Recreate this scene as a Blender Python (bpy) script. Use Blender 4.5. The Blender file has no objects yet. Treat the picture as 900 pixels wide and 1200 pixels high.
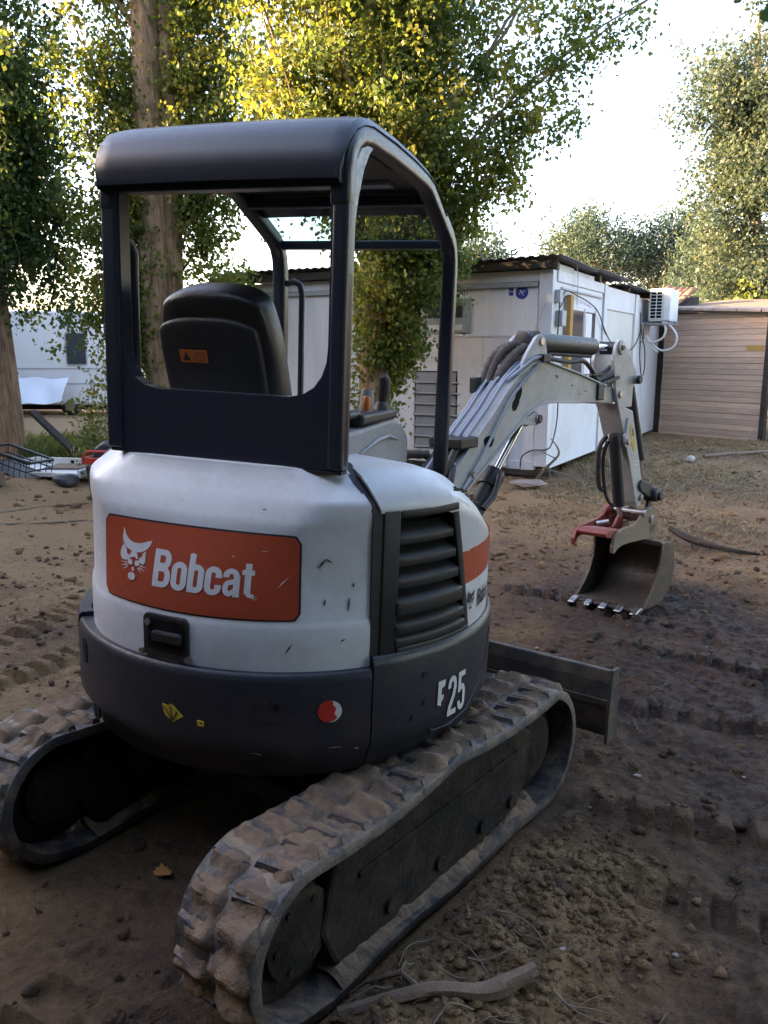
import bpy, math, random
import numpy as np
from mathutils import Matrix, Vector, Euler

rad = math.radians
SC = bpy.context.scene
COL = SC.collection
random.seed(7)
RNG = np.random.default_rng(11)

# ------------------------------------------------------------------ camera
cam_d = bpy.data.cameras.new('camera')
cam_d.sensor_fit = 'VERTICAL'
cam_d.sensor_height = 36.0
cam_d.sensor_width = 27.0
cam_d.lens = 28.5
cam_d.clip_start = 0.05
cam_d.clip_end = 2000
cam = bpy.data.objects.new('camera', cam_d)
COL.objects.link(cam)
cam.location = (0, 0, 1.78)
cam.rotation_euler = (rad(90 - 11), 0, 0)
SC.camera = cam

# ------------------------------------------------------------------ sky, sun, exposure
SUN_AZ = rad(-85)      # measured from +Y towards +X: the sun stands to the left
SUN_EL = rad(10.5)
world = bpy.data.worlds.new('World')
SC.world = world
world.use_nodes = True
wn = world.node_tree
bg = wn.nodes['Background']
sky = wn.nodes.new('ShaderNodeTexSky')
sky.sky_type = 'NISHITA'
sky.sun_disc = False
sky.sun_elevation = SUN_EL
sky.sun_rotation = SUN_AZ
sky.air_density = 1.0
sky.dust_density = 3.0
sky.ozone_density = 1.0
wn.links.new(sky.outputs[0], bg.inputs[0])
bg.inputs[1].default_value = 0.15
sun_d = bpy.data.lights.new('sun', 'SUN')
sun_d.energy = 5.0
sun_d.angle = rad(0.5)
sun_d.color = (1.0, 0.74, 0.40)
sun = bpy.data.objects.new('sun', sun_d)
COL.objects.link(sun)
sdir = Vector((math.sin(SUN_AZ) * math.cos(SUN_EL), math.cos(SUN_AZ) * math.cos(SUN_EL), math.sin(SUN_EL)))
sun.rotation_euler = (-sdir).to_track_quat('-Z', 'Y').to_euler()
sun.location = sdir * 60
SC.view_settings.view_transform = 'Standard'
SC.view_settings.look = 'None'
SC.view_settings.exposure = 3.35
SC.view_settings.gamma = 1.0
SC.view_settings.use_curve_mapping = False
SC.view_settings.use_white_balance = True
SC.view_settings.white_balance_temperature = 6500
SC.view_settings.white_balance_tint = 22

# ------------------------------------------------------------------ materials
def newmat(name):
    m = bpy.data.materials.new(name)
    m.use_nodes = True
    nt = m.node_tree
    return m, nt, nt.nodes['Principled BSDF']

def N(nt, t, **kw):
    n = nt.nodes.new(t)
    for k, v in kw.items():
        if k.startswith('i_'):
            n.inputs[k[2:].replace('_', ' ')].default_value = v
        else:
            setattr(n, k, v)
    return n

def ramp(nt, fac, stops):
    r = nt.nodes.new('ShaderNodeValToRGB')
    e = r.color_ramp.elements
    while len(e) > 1:
        e.remove(e[-1])
    e[0].position = stops[0][0]
    e[0].color = stops[0][1] if len(stops[0][1]) == 4 else (*stops[0][1], 1)
    for p, c in stops[1:]:
        x = e.new(p)
        x.color = c if len(c) == 4 else (*c, 1)
    nt.links.new(fac, r.inputs[0])
    return r

def mix(nt, fac, a, b):
    m = nt.nodes.new('ShaderNodeMix')
    m.data_type = 'RGBA'
    for sock, val in ((m.inputs[0], fac), (m.inputs[6], a), (m.inputs[7], b)):
        if hasattr(val, 'is_linked') or isinstance(val, bpy.types.NodeSocket):
            nt.links.new(val, sock)
        elif isinstance(val, (int, float)):
            sock.default_value = val
        else:
            sock.default_value = (*val, 1) if len(val) == 3 else val
    return m.outputs[2]

def noise(nt, scale, detail=5, rough=0.6, vec=None, dist=0.0):
    n = nt.nodes.new('ShaderNodeTexNoise')
    n.inputs['Scale'].default_value = scale
    n.inputs['Detail'].default_value = detail
    n.inputs['Roughness'].default_value = rough
    n.inputs['Distortion'].default_value = dist
    if vec is not None:
        nt.links.new(vec, n.inputs['Vector'])
    return n.outputs['Fac']

def bump(nt, h, strength, distance, bs):
    b = nt.nodes.new('ShaderNodeBump')
    b.inputs['Strength'].default_value = strength
    b.inputs['Distance'].default_value = distance
    nt.links.new(h, b.inputs['Height'])
    nt.links.new(b.outputs[0], bs.inputs['Normal'])

def objco(nt):
    return nt.nodes.new('ShaderNodeTexCoord').outputs['Object']

def paint(name, col, rough=0.4, dirt=(0.12, 0.09, 0.06), amt=0.25, scale=6.0, metal=0.0, fine=60.0, up=0.0, bumps=0.05, coat=0.0, specks=0.0):
    """painted or plain surface with uneven tone, grime in patches, scuffs and varying gloss"""
    m, nt, bs = newmat(name)
    co = objco(nt)
    a = noise(nt, scale, 6, 0.65, co, 0.4)
    b = noise(nt, fine, 3, 0.6, co)
    r = ramp(nt, a, [(0.42, (0, 0, 0)), (0.75, (1, 1, 1))])
    mm = nt.nodes.new('ShaderNodeMath'); mm.operation = 'MULTIPLY'
    nt.links.new(r.outputs[0], mm.inputs[0]); mm.inputs[1].default_value = amt
    fac = mm.outputs[0]
    if up > 0:
        g = nt.nodes.new('ShaderNodeNewGeometry')
        sp = nt.nodes.new('ShaderNodeSeparateXYZ')
        nt.links.new(g.outputs['Normal'], sp.inputs[0])
        ml = nt.nodes.new('ShaderNodeMath'); ml.operation = 'MULTIPLY'; ml.use_clamp = True
        nt.links.new(sp.outputs[2], ml.inputs[0]); nt.links.new(r.outputs[0], ml.inputs[1])
        m2 = nt.nodes.new('ShaderNodeMath'); m2.operation = 'MULTIPLY_ADD'; m2.use_clamp = True
        nt.links.new(ml.outputs[0], m2.inputs[0]); m2.inputs[1].default_value = up
        nt.links.new(fac, m2.inputs[2])
        fac = m2.outputs[0]
    dk = tuple(c * 0.82 for c in col)
    base = mix(nt, b, col, dk)
    c = mix(nt, fac, base, dirt)
    if specks:                       # flung mud: small spots gathered in patches
        s1 = ramp(nt, noise(nt, 95, 4, 0.75, co, 0.3), [(0.60, (0, 0, 0)), (0.68, (1, 1, 1))])
        s2 = ramp(nt, noise(nt, 3.2, 3, 0.6, co), [(0.48, (0, 0, 0)), (0.72, (specks,) * 3)])
        sm = nt.nodes.new('ShaderNodeMath'); sm.operation = 'MULTIPLY'
        nt.links.new(s1.outputs[0], sm.inputs[0]); nt.links.new(s2.outputs[0], sm.inputs[1])
        c = mix(nt, sm.outputs[0], c, (0.20, 0.145, 0.10))
    if rough > 0.7:
        bs.inputs['Specular IOR Level'].default_value = 0.15
    nt.links.new(c, bs.inputs['Base Color'])
    rr = ramp(nt, b, [(0.3, (rough * 0.8,) * 3), (0.7, (min(1, rough * 1.3),) * 3)])
    nt.links.new(rr.outputs[0], bs.inputs['Roughness'])
    bs.inputs['Metallic'].default_value = metal
    bs.inputs['Coat Weight'].default_value = coat
    if bumps:
        bump(nt, b, bumps, 0.01, bs)
    return m

M = {}
M['white'] = paint('white_paint', (0.68, 0.69, 0.71), 0.36, (0.36, 0.32, 0.27), 0.36, 4, fine=45, bumps=0.015, specks=0.55)
M['boomwhite'] = paint('boom_paint', (0.50, 0.51, 0.52), 0.45, (0.22, 0.2, 0.17), 0.45, 7, fine=45, bumps=0.03, specks=0.6)
M['navy'] = paint('dark_casting', (0.018, 0.020, 0.030), 0.40, (0.06, 0.045, 0.037), 0.34, 6, fine=80, bumps=0.10, up=0.3, specks=0.7)
M['skysheen'] = paint('sky_sheen_grey', (0.10, 0.11, 0.14), 0.35, (0.06, 0.06, 0.06), 0.4, 8)  # lighter than the frame, painting sky reflected in its metal
M['frameblack'] = paint('canopy_black', (0.020, 0.025, 0.040), 0.34, (0.04, 0.04, 0.042), 0.22, 4, fine=160, bumps=0.03, up=0.1)
M['plastic'] = paint('black_plastic', (0.017, 0.018, 0.021), 0.5, (0.06, 0.05, 0.04), 0.3, 8, fine=90, bumps=0.06)
M['seatvinyl'] = paint('seat_vinyl', (0.014, 0.014, 0.016), 0.38, (0.05, 0.045, 0.04), 0.2, 6, fine=120, bumps=0.1)
M['greyplastic'] = paint('grey_plastic', (0.26, 0.275, 0.30), 0.5, (0.16, 0.14, 0.12), 0.35, 9, fine=70)
M['hollow'] = paint('dark_inside', (0.008, 0.008, 0.009), 0.8, (0.02, 0.017, 0.014), 0.4, 8)  # near-black for the shade inside openings; also chips and chassis
M['red'] = paint('orange_red_decal', (0.47, 0.075, 0.03), 0.42, (0.30, 0.07, 0.035), 0.5, 4, fine=30, bumps=0.0)
M['decalwhite'] = paint('decal_white', (0.68, 0.69, 0.70), 0.45, (0.4, 0.36, 0.3), 0.2, 20, bumps=0.0)
M['decaldark'] = paint('decal_dark', (0.02, 0.022, 0.03), 0.45, bumps=0.0)
M['yellow'] = paint('yellow_sticker', (0.62, 0.43, 0.03), 0.45, (0.2, 0.15, 0.05), 0.4, 30, bumps=0.0)
M['orange'] = paint('orange_label', (0.62, 0.17, 0.03), 0.45, (0.3, 0.1, 0.04), 0.3, 20, bumps=0.0)
M['redsticker'] = paint('red_reflector', (0.55, 0.03, 0.025), 0.35, (0.2, 0.03, 0.02), 0.3, 30, bumps=0.0)
M['steel'] = paint('bare_steel', (0.45, 0.44, 0.43), 0.3, (0.16, 0.12, 0.09), 0.5, 20, metal=0.9, fine=90)
M['chrome'] = paint('chrome_rod', (0.75, 0.76, 0.78), 0.13, (0.4, 0.36, 0.3), 0.15, 20, metal=1.0, bumps=0.0)
M['pipe'] = paint('hydraulic_pipe', (0.36, 0.39, 0.44), 0.38, (0.25, 0.24, 0.23), 0.2, 5, metal=0.35, fine=8, bumps=0.0)
M['rubber'] = paint('hose_rubber', (0.02, 0.02, 0.021), 0.55, (0.09, 0.075, 0.06), 0.4, 25)
M['sleeve'] = paint('hose_sleeve', (0.10, 0.085, 0.075), 0.85, (0.18, 0.15, 0.12), 0.6, 40, bumps=0.4)
M['redframe'] = paint('red_coupler_paint', (0.27, 0.04, 0.024), 0.5, (0.10, 0.06, 0.042), 0.75, 12, fine=60)
M['bucketsteel'] = paint('worn_bucket_steel', (0.07, 0.058, 0.05), 0.5, (0.16, 0.11, 0.07), 0.75, 8, metal=0.35, fine=50, bumps=0.2)
M['rust'] = paint('rusty_plate', (0.20, 0.15, 0.105), 0.65, (0.27, 0.13, 0.075), 0.6, 14, fine=60, bumps=0.2)
M['trackrubber'] = paint('track_rubber', (0.045, 0.044, 0.048), 0.55, (0.25, 0.175, 0.115), 0.6, 12, fine=70, up=0.75, bumps=0.5)
M['trackdirt'] = paint('caked_dirt', (0.23, 0.155, 0.10), 0.92, (0.075, 0.062, 0.06), 0.85, 11, fine=50, bumps=0.8)
M['undercarriage'] = paint('dirty_undercarriage', (0.016, 0.014, 0.013), 0.8, (0.085, 0.06, 0.042), 0.6, 8, fine=50, bumps=0.5, up=0.7)
M['blade'] = paint('blade_steel', (0.042, 0.038, 0.036), 0.55, (0.17, 0.115, 0.075), 0.75, 8, fine=60, bumps=0.25, up=0.5)
M['panelwhite'] = paint('white_panel', (0.66, 0.66, 0.68), 0.5, (0.42, 0.38, 0.32), 0.4, 1.6, fine=20, bumps=0.02)
M['panelgrey'] = paint('grey_white_panel', (0.72, 0.715, 0.72), 0.55, (0.36, 0.33, 0.29), 0.45, 1.4, fine=20, bumps=0.02)
M['panelcream'] = paint('cream_panel', (0.64, 0.61, 0.55), 0.55, (0.42, 0.37, 0.3), 0.4, 1.5, fine=20, bumps=0.02)
M['trimgrey'] = paint('grey_trim', (0.40, 0.41, 0.42), 0.5, (0.22, 0.2, 0.18), 0.5, 4, fine=30)
M['tealtrim'] = paint('teal_grey_frame', (0.30, 0.36, 0.37), 0.5, (0.2, 0.2, 0.18), 0.5, 5, fine=30)
M['sheet'] = paint('roof_sheet', (0.16, 0.165, 0.17), 0.5, (0.14, 0.09, 0.06), 0.6, 3, metal=0.4, fine=30)
M['oldwood'] = paint('old_wood', (0.23, 0.175, 0.125), 0.85, (0.10, 0.08, 0.06), 0.7, 7, fine=50, bumps=0.3)
M['yellowwood'] = paint('yellow_wood', (0.50, 0.30, 0.085), 0.75, (0.25, 0.16, 0.07), 0.5, 7, fine=40, bumps=0.2)
M['darkwood'] = paint('dark_wood', (0.045, 0.038, 0.033), 0.85, (0.1, 0.08, 0.06), 0.5, 7, fine=50, bumps=0.3)
M['blue'] = paint('blue_sign', (0.02, 0.045, 0.30), 0.45, (0.05, 0.06, 0.2), 0.3, 20, bumps=0.0)
M['tile'] = paint('terracotta', (0.34, 0.16, 0.10), 0.85, (0.15, 0.1, 0.075), 0.6, 6, fine=30, bumps=0.3)
M['tilegrey'] = paint('weathered_tile', (0.33, 0.27, 0.235), 0.85, (0.15, 0.12, 0.1), 0.6, 5, fine=30, bumps=0.3)
M['acwhite'] = paint('ac_casing', (0.72, 0.72, 0.70), 0.45, (0.45, 0.41, 0.34), 0.35, 4, bumps=0.0)
M['whitehose'] = paint('white_hose', (0.66, 0.65, 0.61), 0.5, (0.4, 0.36, 0.3), 0.4, 12)
M['cable'] = paint('black_cable', (0.025, 0.025, 0.027), 0.55)
M['stone'] = paint('pale_stone', (0.55, 0.52, 0.49), 0.9, (0.3, 0.25, 0.2), 0.5, 14, bumps=0.4)
M['stick'] = paint('pale_root', (0.20, 0.14, 0.10), 0.9, (0.10, 0.075, 0.055), 0.6, 22, fine=80, bumps=0.5)
M['twig'] = paint('twig', (0.20, 0.155, 0.115), 0.9, (0.08, 0.06, 0.05), 0.6, 30, bumps=0.2)
M['leaflitter'] = paint('fallen_leaf', (0.45, 0.20, 0.05), 0.7, (0.2, 0.1, 0.04), 0.5, 40)
M['redplastic'] = paint('red_plastic', (0.55, 0.045, 0.03), 0.4)
M['bin'] = paint('dark_bag', (0.03, 0.032, 0.04), 0.45, fine=30, bumps=0.3)
M['tyre'] = paint('tyre', (0.02, 0.02, 0.02), 0.8, (0.1, 0.08, 0.06), 0.5, 9)
M['vanwhite'] = paint('caravan_white', (0.74, 0.74, 0.74), 0.4, (0.5, 0.47, 0.42), 0.3, 1.5, bumps=0.0)
M['vangrey'] = paint('caravan_trim', (0.42, 0.42, 0.43), 0.5)
M['tarp'] = paint('white_sheet', (0.70, 0.72, 0.76), 0.6, (0.5, 0.5, 0.5), 0.3, 3)

def glassmat(name, col, rough, tr):
    m, nt, bs = newmat(name)
    bs.inputs['Base Color'].default_value = (*col, 1)
    bs.inputs['Roughness'].default_value = rough
    bs.inputs['Transmission Weight'].default_value = tr
    bs.inputs['IOR'].default_value = 1.45
    co = objco(nt)
    rr = ramp(nt, noise(nt, 5, 4, 0.6, co), [(0.3, (rough,) * 3), (0.8, (rough + 0.12,) * 3)])
    nt.links.new(rr.outputs[0], bs.inputs['Roughness'])
    return m
M['glass'] = glassmat('dark_window_glass', (0.05, 0.055, 0.06), 0.05, 0.0)
M['greyglass'] = glassmat('frosted_louvre_glass', (0.20, 0.21, 0.215), 0.25, 0.0)

# thin tinted pane: looked through, so a mix of clear and gloss rather than a solid block
def panemat():
    m, nt, bs = newmat('tinted_pane')
    nt.nodes.remove(bs)
    tr = N(nt, 'ShaderNodeBsdfTransparent'); tr.inputs[0].default_value = (0.42, 0.54, 0.53, 1)
    gl = N(nt, 'ShaderNodeBsdfGlossy'); gl.inputs['Roughness'].default_value = 0.06
    gl.inputs[0].default_value = (0.8, 0.85, 0.9, 1)
    df = N(nt, 'ShaderNodeBsdfDiffuse'); df.inputs[0].default_value = (0.35, 0.38, 0.38, 1)
    co = objco(nt)
    rr = ramp(nt, noise(nt, 6, 5, 0.7, co), [(0.35, (0.07,) * 3), (0.8, (0.24,) * 3)])
    m1 = N(nt, 'ShaderNodeMixShader'); nt.links.new(rr.outputs[0], m1.inputs[0])
    nt.links.new(tr.outputs[0], m1.inputs[1]); nt.links.new(df.outputs[0], m1.inputs[2])
    m2 = N(nt, 'ShaderNodeMixShader'); m2.inputs[0].default_value = 0.07
    nt.links.new(m1.outputs[0], m2.inputs[1]); nt.links.new(gl.outputs[0], m2.inputs[2])
    nt.links.new(m2.outputs[0], nt.nodes['Material Output'].inputs[0])
    return m
M['pane'] = panemat()

def ribbed(name, col, dirt, freq, amt=0.4):
    """sandwich panel skin with fine vertical ribs as relief"""
    m, nt, bs = newmat(name)
    co = objco(nt)
    sp = N(nt, 'ShaderNodeSeparateXYZ'); nt.links.new(co, sp.inputs[0])
    w = N(nt, 'ShaderNodeTexWave', wave_type='BANDS', bands_direction='X', wave_profile='SIN')
    w.inputs['Scale'].default_value = freq
    nt.links.new(co, w.inputs['Vector'])
    mp = N(nt, 'ShaderNodeMapping'); mp.inputs['Scale'].default_value = (3, 3, 0.35)
    nt.links.new(co, mp.inputs[0])
    a = noise(nt, 1.5, 6, 0.65, mp.outputs[0], 0.3)
    r = ramp(nt, a, [(0.42, (0, 0, 0)), (0.8, (amt,) * 3)])
    c = mix(nt, r.outputs[0], col, dirt)
    nt.links.new(c, bs.inputs['Base Color'])
    bs.inputs['Roughness'].default_value = 0.5
    bump(nt, w.outputs[0], 0.35, 0.006, bs)
    return m
M['ribgrey'] = ribbed('ribbed_grey_panel', (0.74, 0.735, 0.74), (0.45, 0.42, 0.38), 6.5)

def plankmat():
    m, nt, bs = newmat('pale_pine_board')
    co = objco(nt)
    oi = N(nt, 'ShaderNodeObjectInfo')
    mp = N(nt, 'ShaderNodeMapping'); mp.inputs['Scale'].default_value = (1.2, 8, 22)
    ad = N(nt, 'ShaderNodeVectorMath', operation='ADD')
    mu = N(nt, 'ShaderNodeVectorMath', operation='SCALE'); mu.inputs['Scale'].default_value = 37.0
    cb = N(nt, 'ShaderNodeCombineXYZ')
    for i in range(3): nt.links.new(oi.outputs['Random'], cb.inputs[i])
    nt.links.new(cb.outputs[0], mu.inputs[0])
    nt.links.new(co, ad.inputs[0]); nt.links.new(mu.outputs[0], ad.inputs[1])
    nt.links.new(ad.outputs[0], mp.inputs[0])
    a = noise(nt, 2.0, 7, 0.65, mp.outputs[0], 0.8)
    c1 = ramp(nt, a, [(0.3, (0.40, 0.27, 0.195)), (0.55, (0.55, 0.405, 0.31)), (0.75, (0.60, 0.47, 0.38))])
    r2 = ramp(nt, oi.outputs['Random'], [(0, (0.78, 0.76, 0.74)), (1, (1.12, 1.06, 1.0))])
    mm = N(nt, 'ShaderNodeMix', data_type='RGBA', blend_type='MULTIPLY'); mm.inputs[0].default_value = 1
    nt.links.new(c1.outputs[0], mm.inputs[6]); nt.links.new(r2.outputs[0], mm.inputs[7])
    nt.links.new(mm.outputs[2], bs.inputs['Base Color'])
    bs.inputs['Roughness'].default_value = 0.8
    bump(nt, a, 0.25, 0.01, bs)
    return m
M['plank'] = plankmat()

def barkmat(name, c1, c2):
    m, nt, bs = newmat(name)
    co = objco(nt)
    mp = N(nt, 'ShaderNodeMapping'); mp.inputs['Scale'].default_value = (9, 9, 1.6)
    nt.links.new(co, mp.inputs[0])
    a = noise(nt, 1.5, 8, 0.7, mp.outputs[0], 0.6)
    r = ramp(nt, a, [(0.35, c1), (0.65, c2)])
    nt.links.new(r.outputs[0], bs.inputs['Base Color'])
    bs.inputs['Roughness'].default_value = 0.95
    bump(nt, a, 0.9, 0.05, bs)
    return m
M['bark'] = barkmat('poplar_bark', (0.10, 0.062, 0.036), (0.38, 0.24, 0.135))
M['shoot'] = barkmat('young_shoot_bark', (0.16, 0.11, 0.06), (0.34, 0.25, 0.14))
M['palebark'] = barkmat('pale_bark', (0.16, 0.135, 0.10), (0.38, 0.33, 0.26))

def leafmat(name, dark, mid, lite, trans=0.45):
    m, nt, bs = newmat(name)
    at = N(nt, 'ShaderNodeAttribute', attribute_name='var')
    r = ramp(nt, at.outputs['Fac'], [(0.0, dark), (0.55, mid), (1.0, lite)])
    nt.links.new(r.outputs[0], bs.inputs['Base Color'])
    bs.inputs['Roughness'].default_value = 0.5
    bs.inputs['Specular IOR Level'].default_value = 0.3
    tl = N(nt, 'ShaderNodeBsdfTranslucent')
    r2 = ramp(nt, at.outputs['Fac'], [(0.0, tuple(c * 1.3 for c in dark)), (0.55, (mid[0] * 1.7, mid[1] * 1.6, mid[2])), (1.0, (lite[0] * 1.6, lite[1] * 1.5, lite[2]))])
    nt.links.new(r2.outputs[0], tl.inputs[0])
    ms = N(nt, 'ShaderNodeMixShader'); ms.inputs[0].default_value = trans
    nt.links.new(bs.outputs[0], ms.inputs[1]); nt.links.new(tl.outputs[0], ms.inputs[2])
    nt.links.new(ms.outputs[0], nt.nodes['Material Output'].inputs[0])
    return m
M['poplarleaf'] = leafmat('poplar_leaves', (0.040, 0.068, 0.018), (0.090, 0.125, 0.024), (0.20, 0.185, 0.030), .5)
M['darkleaf'] = leafmat('dark_leaves', (0.025, 0.052, 0.020), (0.048, 0.088, 0.026), (0.15, 0.16, 0.032), .5)
M['paleleaf'] = leafmat('pale_grey_leaves', (0.030, 0.050, 0.036), (0.050, 0.075, 0.050), (0.085, 0.10, 0.058))
M['pineleaf'] = leafmat('pine_needles', (0.022, 0.042, 0.028), (0.04, 0.065, 0.042), (0.09, 0.11, 0.06), 0.25)
M['grass'] = leafmat('weeds_and_grass', (0.05, 0.075, 0.02), (0.10, 0.125, 0.035), (0.22, 0.20, 0.07), 0.35)
M['straw'] = leafmat('dry_straw', (0.14, 0.10, 0.05), (0.22, 0.165, 0.085), (0.33, 0.26, 0.14), 0.2)

# ------------------------------------------------------------------ mesh helpers
WM = {}           # world matrices of linked objects

def mesh_from(name, V, F, smooth=False):
    me = bpy.data.meshes.new(name)
    me.from_pydata([tuple(map(float, v)) for v in V], [], F)
    me.update()
    if smooth:
        me.polygons.foreach_set('use_smooth', [True] * len(me.polygons))
    return me

def fast_mesh(name, V, F, var=None, smooth=False):
    V = np.asarray(V, np.float32); F = np.asarray(F, np.int32)
    me = bpy.data.meshes.new(name)
    n, k = F.shape
    me.vertices.add(len(V)); me.vertices.foreach_set('co', V.ravel())
    me.loops.add(n * k); me.loops.foreach_set('vertex_index', F.ravel())
    me.polygons.add(n)
    me.polygons.foreach_set('loop_start', np.arange(0, n * k, k, dtype=np.int32))
    try:
        me.polygons.foreach_set('loop_total', np.full(n, k, np.int32))
    except Exception:
        pass
    me.update(calc_edges=True)
    if var is not None:
        a = me.attributes.new('var', 'FLOAT', 'FACE')
        a.data.foreach_set('value', np.asarray(var, np.float32))
    if smooth:
        me.polygons.foreach_set('use_smooth', [True] * n)
    return me

def link(name, me, mat, parent=None, Mw=None, bevel=0.0, seg=2, autosmooth=None):
    if mat is not None and len(me.materials) == 0:
        me.materials.append(M[mat] if isinstance(mat, str) else mat)
    o = bpy.data.objects.new(name, me)
    COL.objects.link(o)
    Mw = Mw.copy() if Mw is not None else Matrix()
    if parent is not None:
        o.parent = parent
        o.matrix_local = WM[parent.name].inverted() @ Mw
    else:
        o.matrix_world = Mw
    WM[o.name] = Mw
    if bevel > 0:
        b = o.modifiers.new('bevel', 'BEVEL'); b.width = bevel; b.segments = seg
        b.limit_method = 'ANGLE'; b.angle_limit = rad(35)
        b.harden_normals = False
    return o

def thing(name, label, cat, loc=(0, 0, 0), rotz=0.0, group=None):
    o = bpy.data.objects.new(name, None)
    o.empty_display_size = 0.1
    COL.objects.link(o)
    Mw = Matrix.Translation(Vector(loc)) @ Matrix.Rotation(rotz, 4, 'Z')
    o.matrix_world = Mw
    WM[o.name] = Mw
    return tag(o, label, cat, group)

def tag(o, label=None, cat=None, group=None, kind=None):
    if label: o['label'] = label
    if cat: o['category'] = cat
    if group: o['group'] = group
    if kind: o['kind'] = kind
    return o

class MB:
    def __init__(s):
        s.V = []; s.F = []
    def add(s, V, F):
        n = len(s.V)
        s.V += [tuple(v) for v in V]
        s.F += [tuple(i + n for i in f) for f in F]
        return s
    def box(s, x0, x1, y0, y1, z0, z1, R=None):
        V = [(x, y, z) for z in (z0, z1) for y in (y0, y1) for x in (x0, x1)]
        if R is not None: V = [tuple(R @ Vector(v)) for v in V]
        return s.add(V, [(0, 2, 3, 1), (4, 5, 7, 6), (0, 1, 5, 4), (2, 6, 7, 3), (0, 4, 6, 2), (1, 3, 7, 5)])
    def bar(s, p, q, w, h, up=(0, 0, 1)):
        p = Vector(p); q = Vector(q); d = (q - p).normalized()
        u = Vector(up); r = d.cross(u)
        if r.length < 1e-4: r = d.cross(Vector((1, 0, 0)))
        r.normalize(); u = r.cross(d)
        V = []
        for c in (p, q):
            for a, b in ((-1, -1), (1, -1), (1, 1), (-1, 1)):
                V.append(c + r * a * w / 2 + u * b * h / 2)
        return s.add(V, [(3, 2, 1, 0), (4, 5, 6, 7), (0, 1, 5, 4), (1, 2, 6, 5), (2, 3, 7, 6), (3, 0, 4, 7)])
    def tube(s, pts, r, n=8, cap=True):
        pts = [Vector(p) for p in pts]
        rs = r if isinstance(r, (list, tuple)) else [r] * len(pts)
        base = len(s.V); prev = None
        for i, p in enumerate(pts):
            if i == 0: d = pts[1] - p
            elif i == len(pts) - 1: d = p - pts[i - 1]
            else: d = (pts[i + 1] - p).normalized() + (p - pts[i - 1]).normalized()
            d.normalize()
            if prev is None:
                a = Vector((0, 0, 1)) if abs(d.z) < 0.9 else Vector((1, 0, 0))
                u = d.cross(a).normalized()
            else:
                u = (prev - d * prev.dot(d)).normalized()
            prev = u; v = d.cross(u)
            for k in range(n):
                t = 2 * math.pi * k / n
                s.V.append(tuple(p + (u * math.cos(t) + v * math.sin(t)) * rs[i]))
        for i in range(len(pts) - 1):
            for k in range(n):
                a = base + i * n + k; b = base + i * n + (k + 1) % n
                s.F.append((a, b, b + n, a + n))
        if cap:
            s.F.append(tuple(base + k for k in range(n))[::-1])
            e = base + (len(pts) - 1) * n
            s.F.append(tuple(e + k for k in range(n)))
        return s
    def cyl(s, p, q, r, n=16):
        return s.tube([p, q], r, n)
    def prism(s, poly, f0, f1):
        """poly: 2-D outline; f0/f1 map a 2-D point to the two end faces"""
        n = len(poly)
        V = [f0(*p) for p in poly] + [f1(*p) for p in poly]
        F = [tuple(range(n))[::-1], tuple(range(n, 2 * n))]
        F += [(i, (i + 1) % n, n + (i + 1) % n, n + i) for i in range(n)]
        return s.add(V, F)
    def grid(s, rows, closed=False):
        """rows: list of equally long point lists"""
        b = len(s.V); m = len(rows[0])
        for r in rows: s.V += [tuple(p) for p in r]
        for i in range(len(rows) - 1):
            for j in range(m - (0 if closed else 1)):
                a = b + i * m + j; c = b + i * m + (j + 1) % m
                s.F.append((a, c, c + m, a + m))
        return s
    def mesh(s, name, smooth=False):
        return mesh_from(name, s.V, s.F, smooth)
    def build(s, name, mat, parent=None, Mw=None, smooth=False, bevel=0.0, seg=2, thick=0.0, off=-1, radial=False):
        if radial:      # turn every face outward from the slew axis
            F = []
            for f in s.F:
                a, b, c = (Vector(s.V[i]) for i in f[:3]); n = (b - a).cross(c - b); m = (a + b + c) / 3
                F.append(f if n.x * m.x + n.y * m.y + n.z * .6 * m.xy.length > 0 else f[::-1])
            s.F = F
        me = s.mesh(name, smooth)
        o = link(name, me, mat, parent, Mw)
        if thick:
            md = o.modifiers.new('solid', 'SOLIDIFY'); md.thickness = thick; md.offset = off
        if bevel > 0:
            b = o.modifiers.new('bevel', 'BEVEL'); b.width = bevel; b.segments = seg
            b.limit_method = 'ANGLE'; b.angle_limit = rad(35)
        if smooth:
            w = o.modifiers.new('edges', 'EDGE_SPLIT'); w.split_angle = rad(38)
        return o

def frame(origin, yaw):
    """x right, y forward, z up; yaw turns forward from +Y towards +X"""
    return Matrix.Translation(Vector(origin)) @ Matrix.Rotation(-yaw, 4, 'Z')

def rrect(x0, x1, y0, y1, r, n=4):
    out = []
    for cx, cy, a0 in ((x1 - r, y1 - r, 0), (x0 + r, y1 - r, 90), (x0 + r, y0 + r, 180), (x1 - r, y0 + r, 270)):
        for i in range(n + 1):
            a = rad(a0 + 90 * i / n)
            out.append((cx + r * math.cos(a), cy + r * math.sin(a)))
    return out

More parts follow.
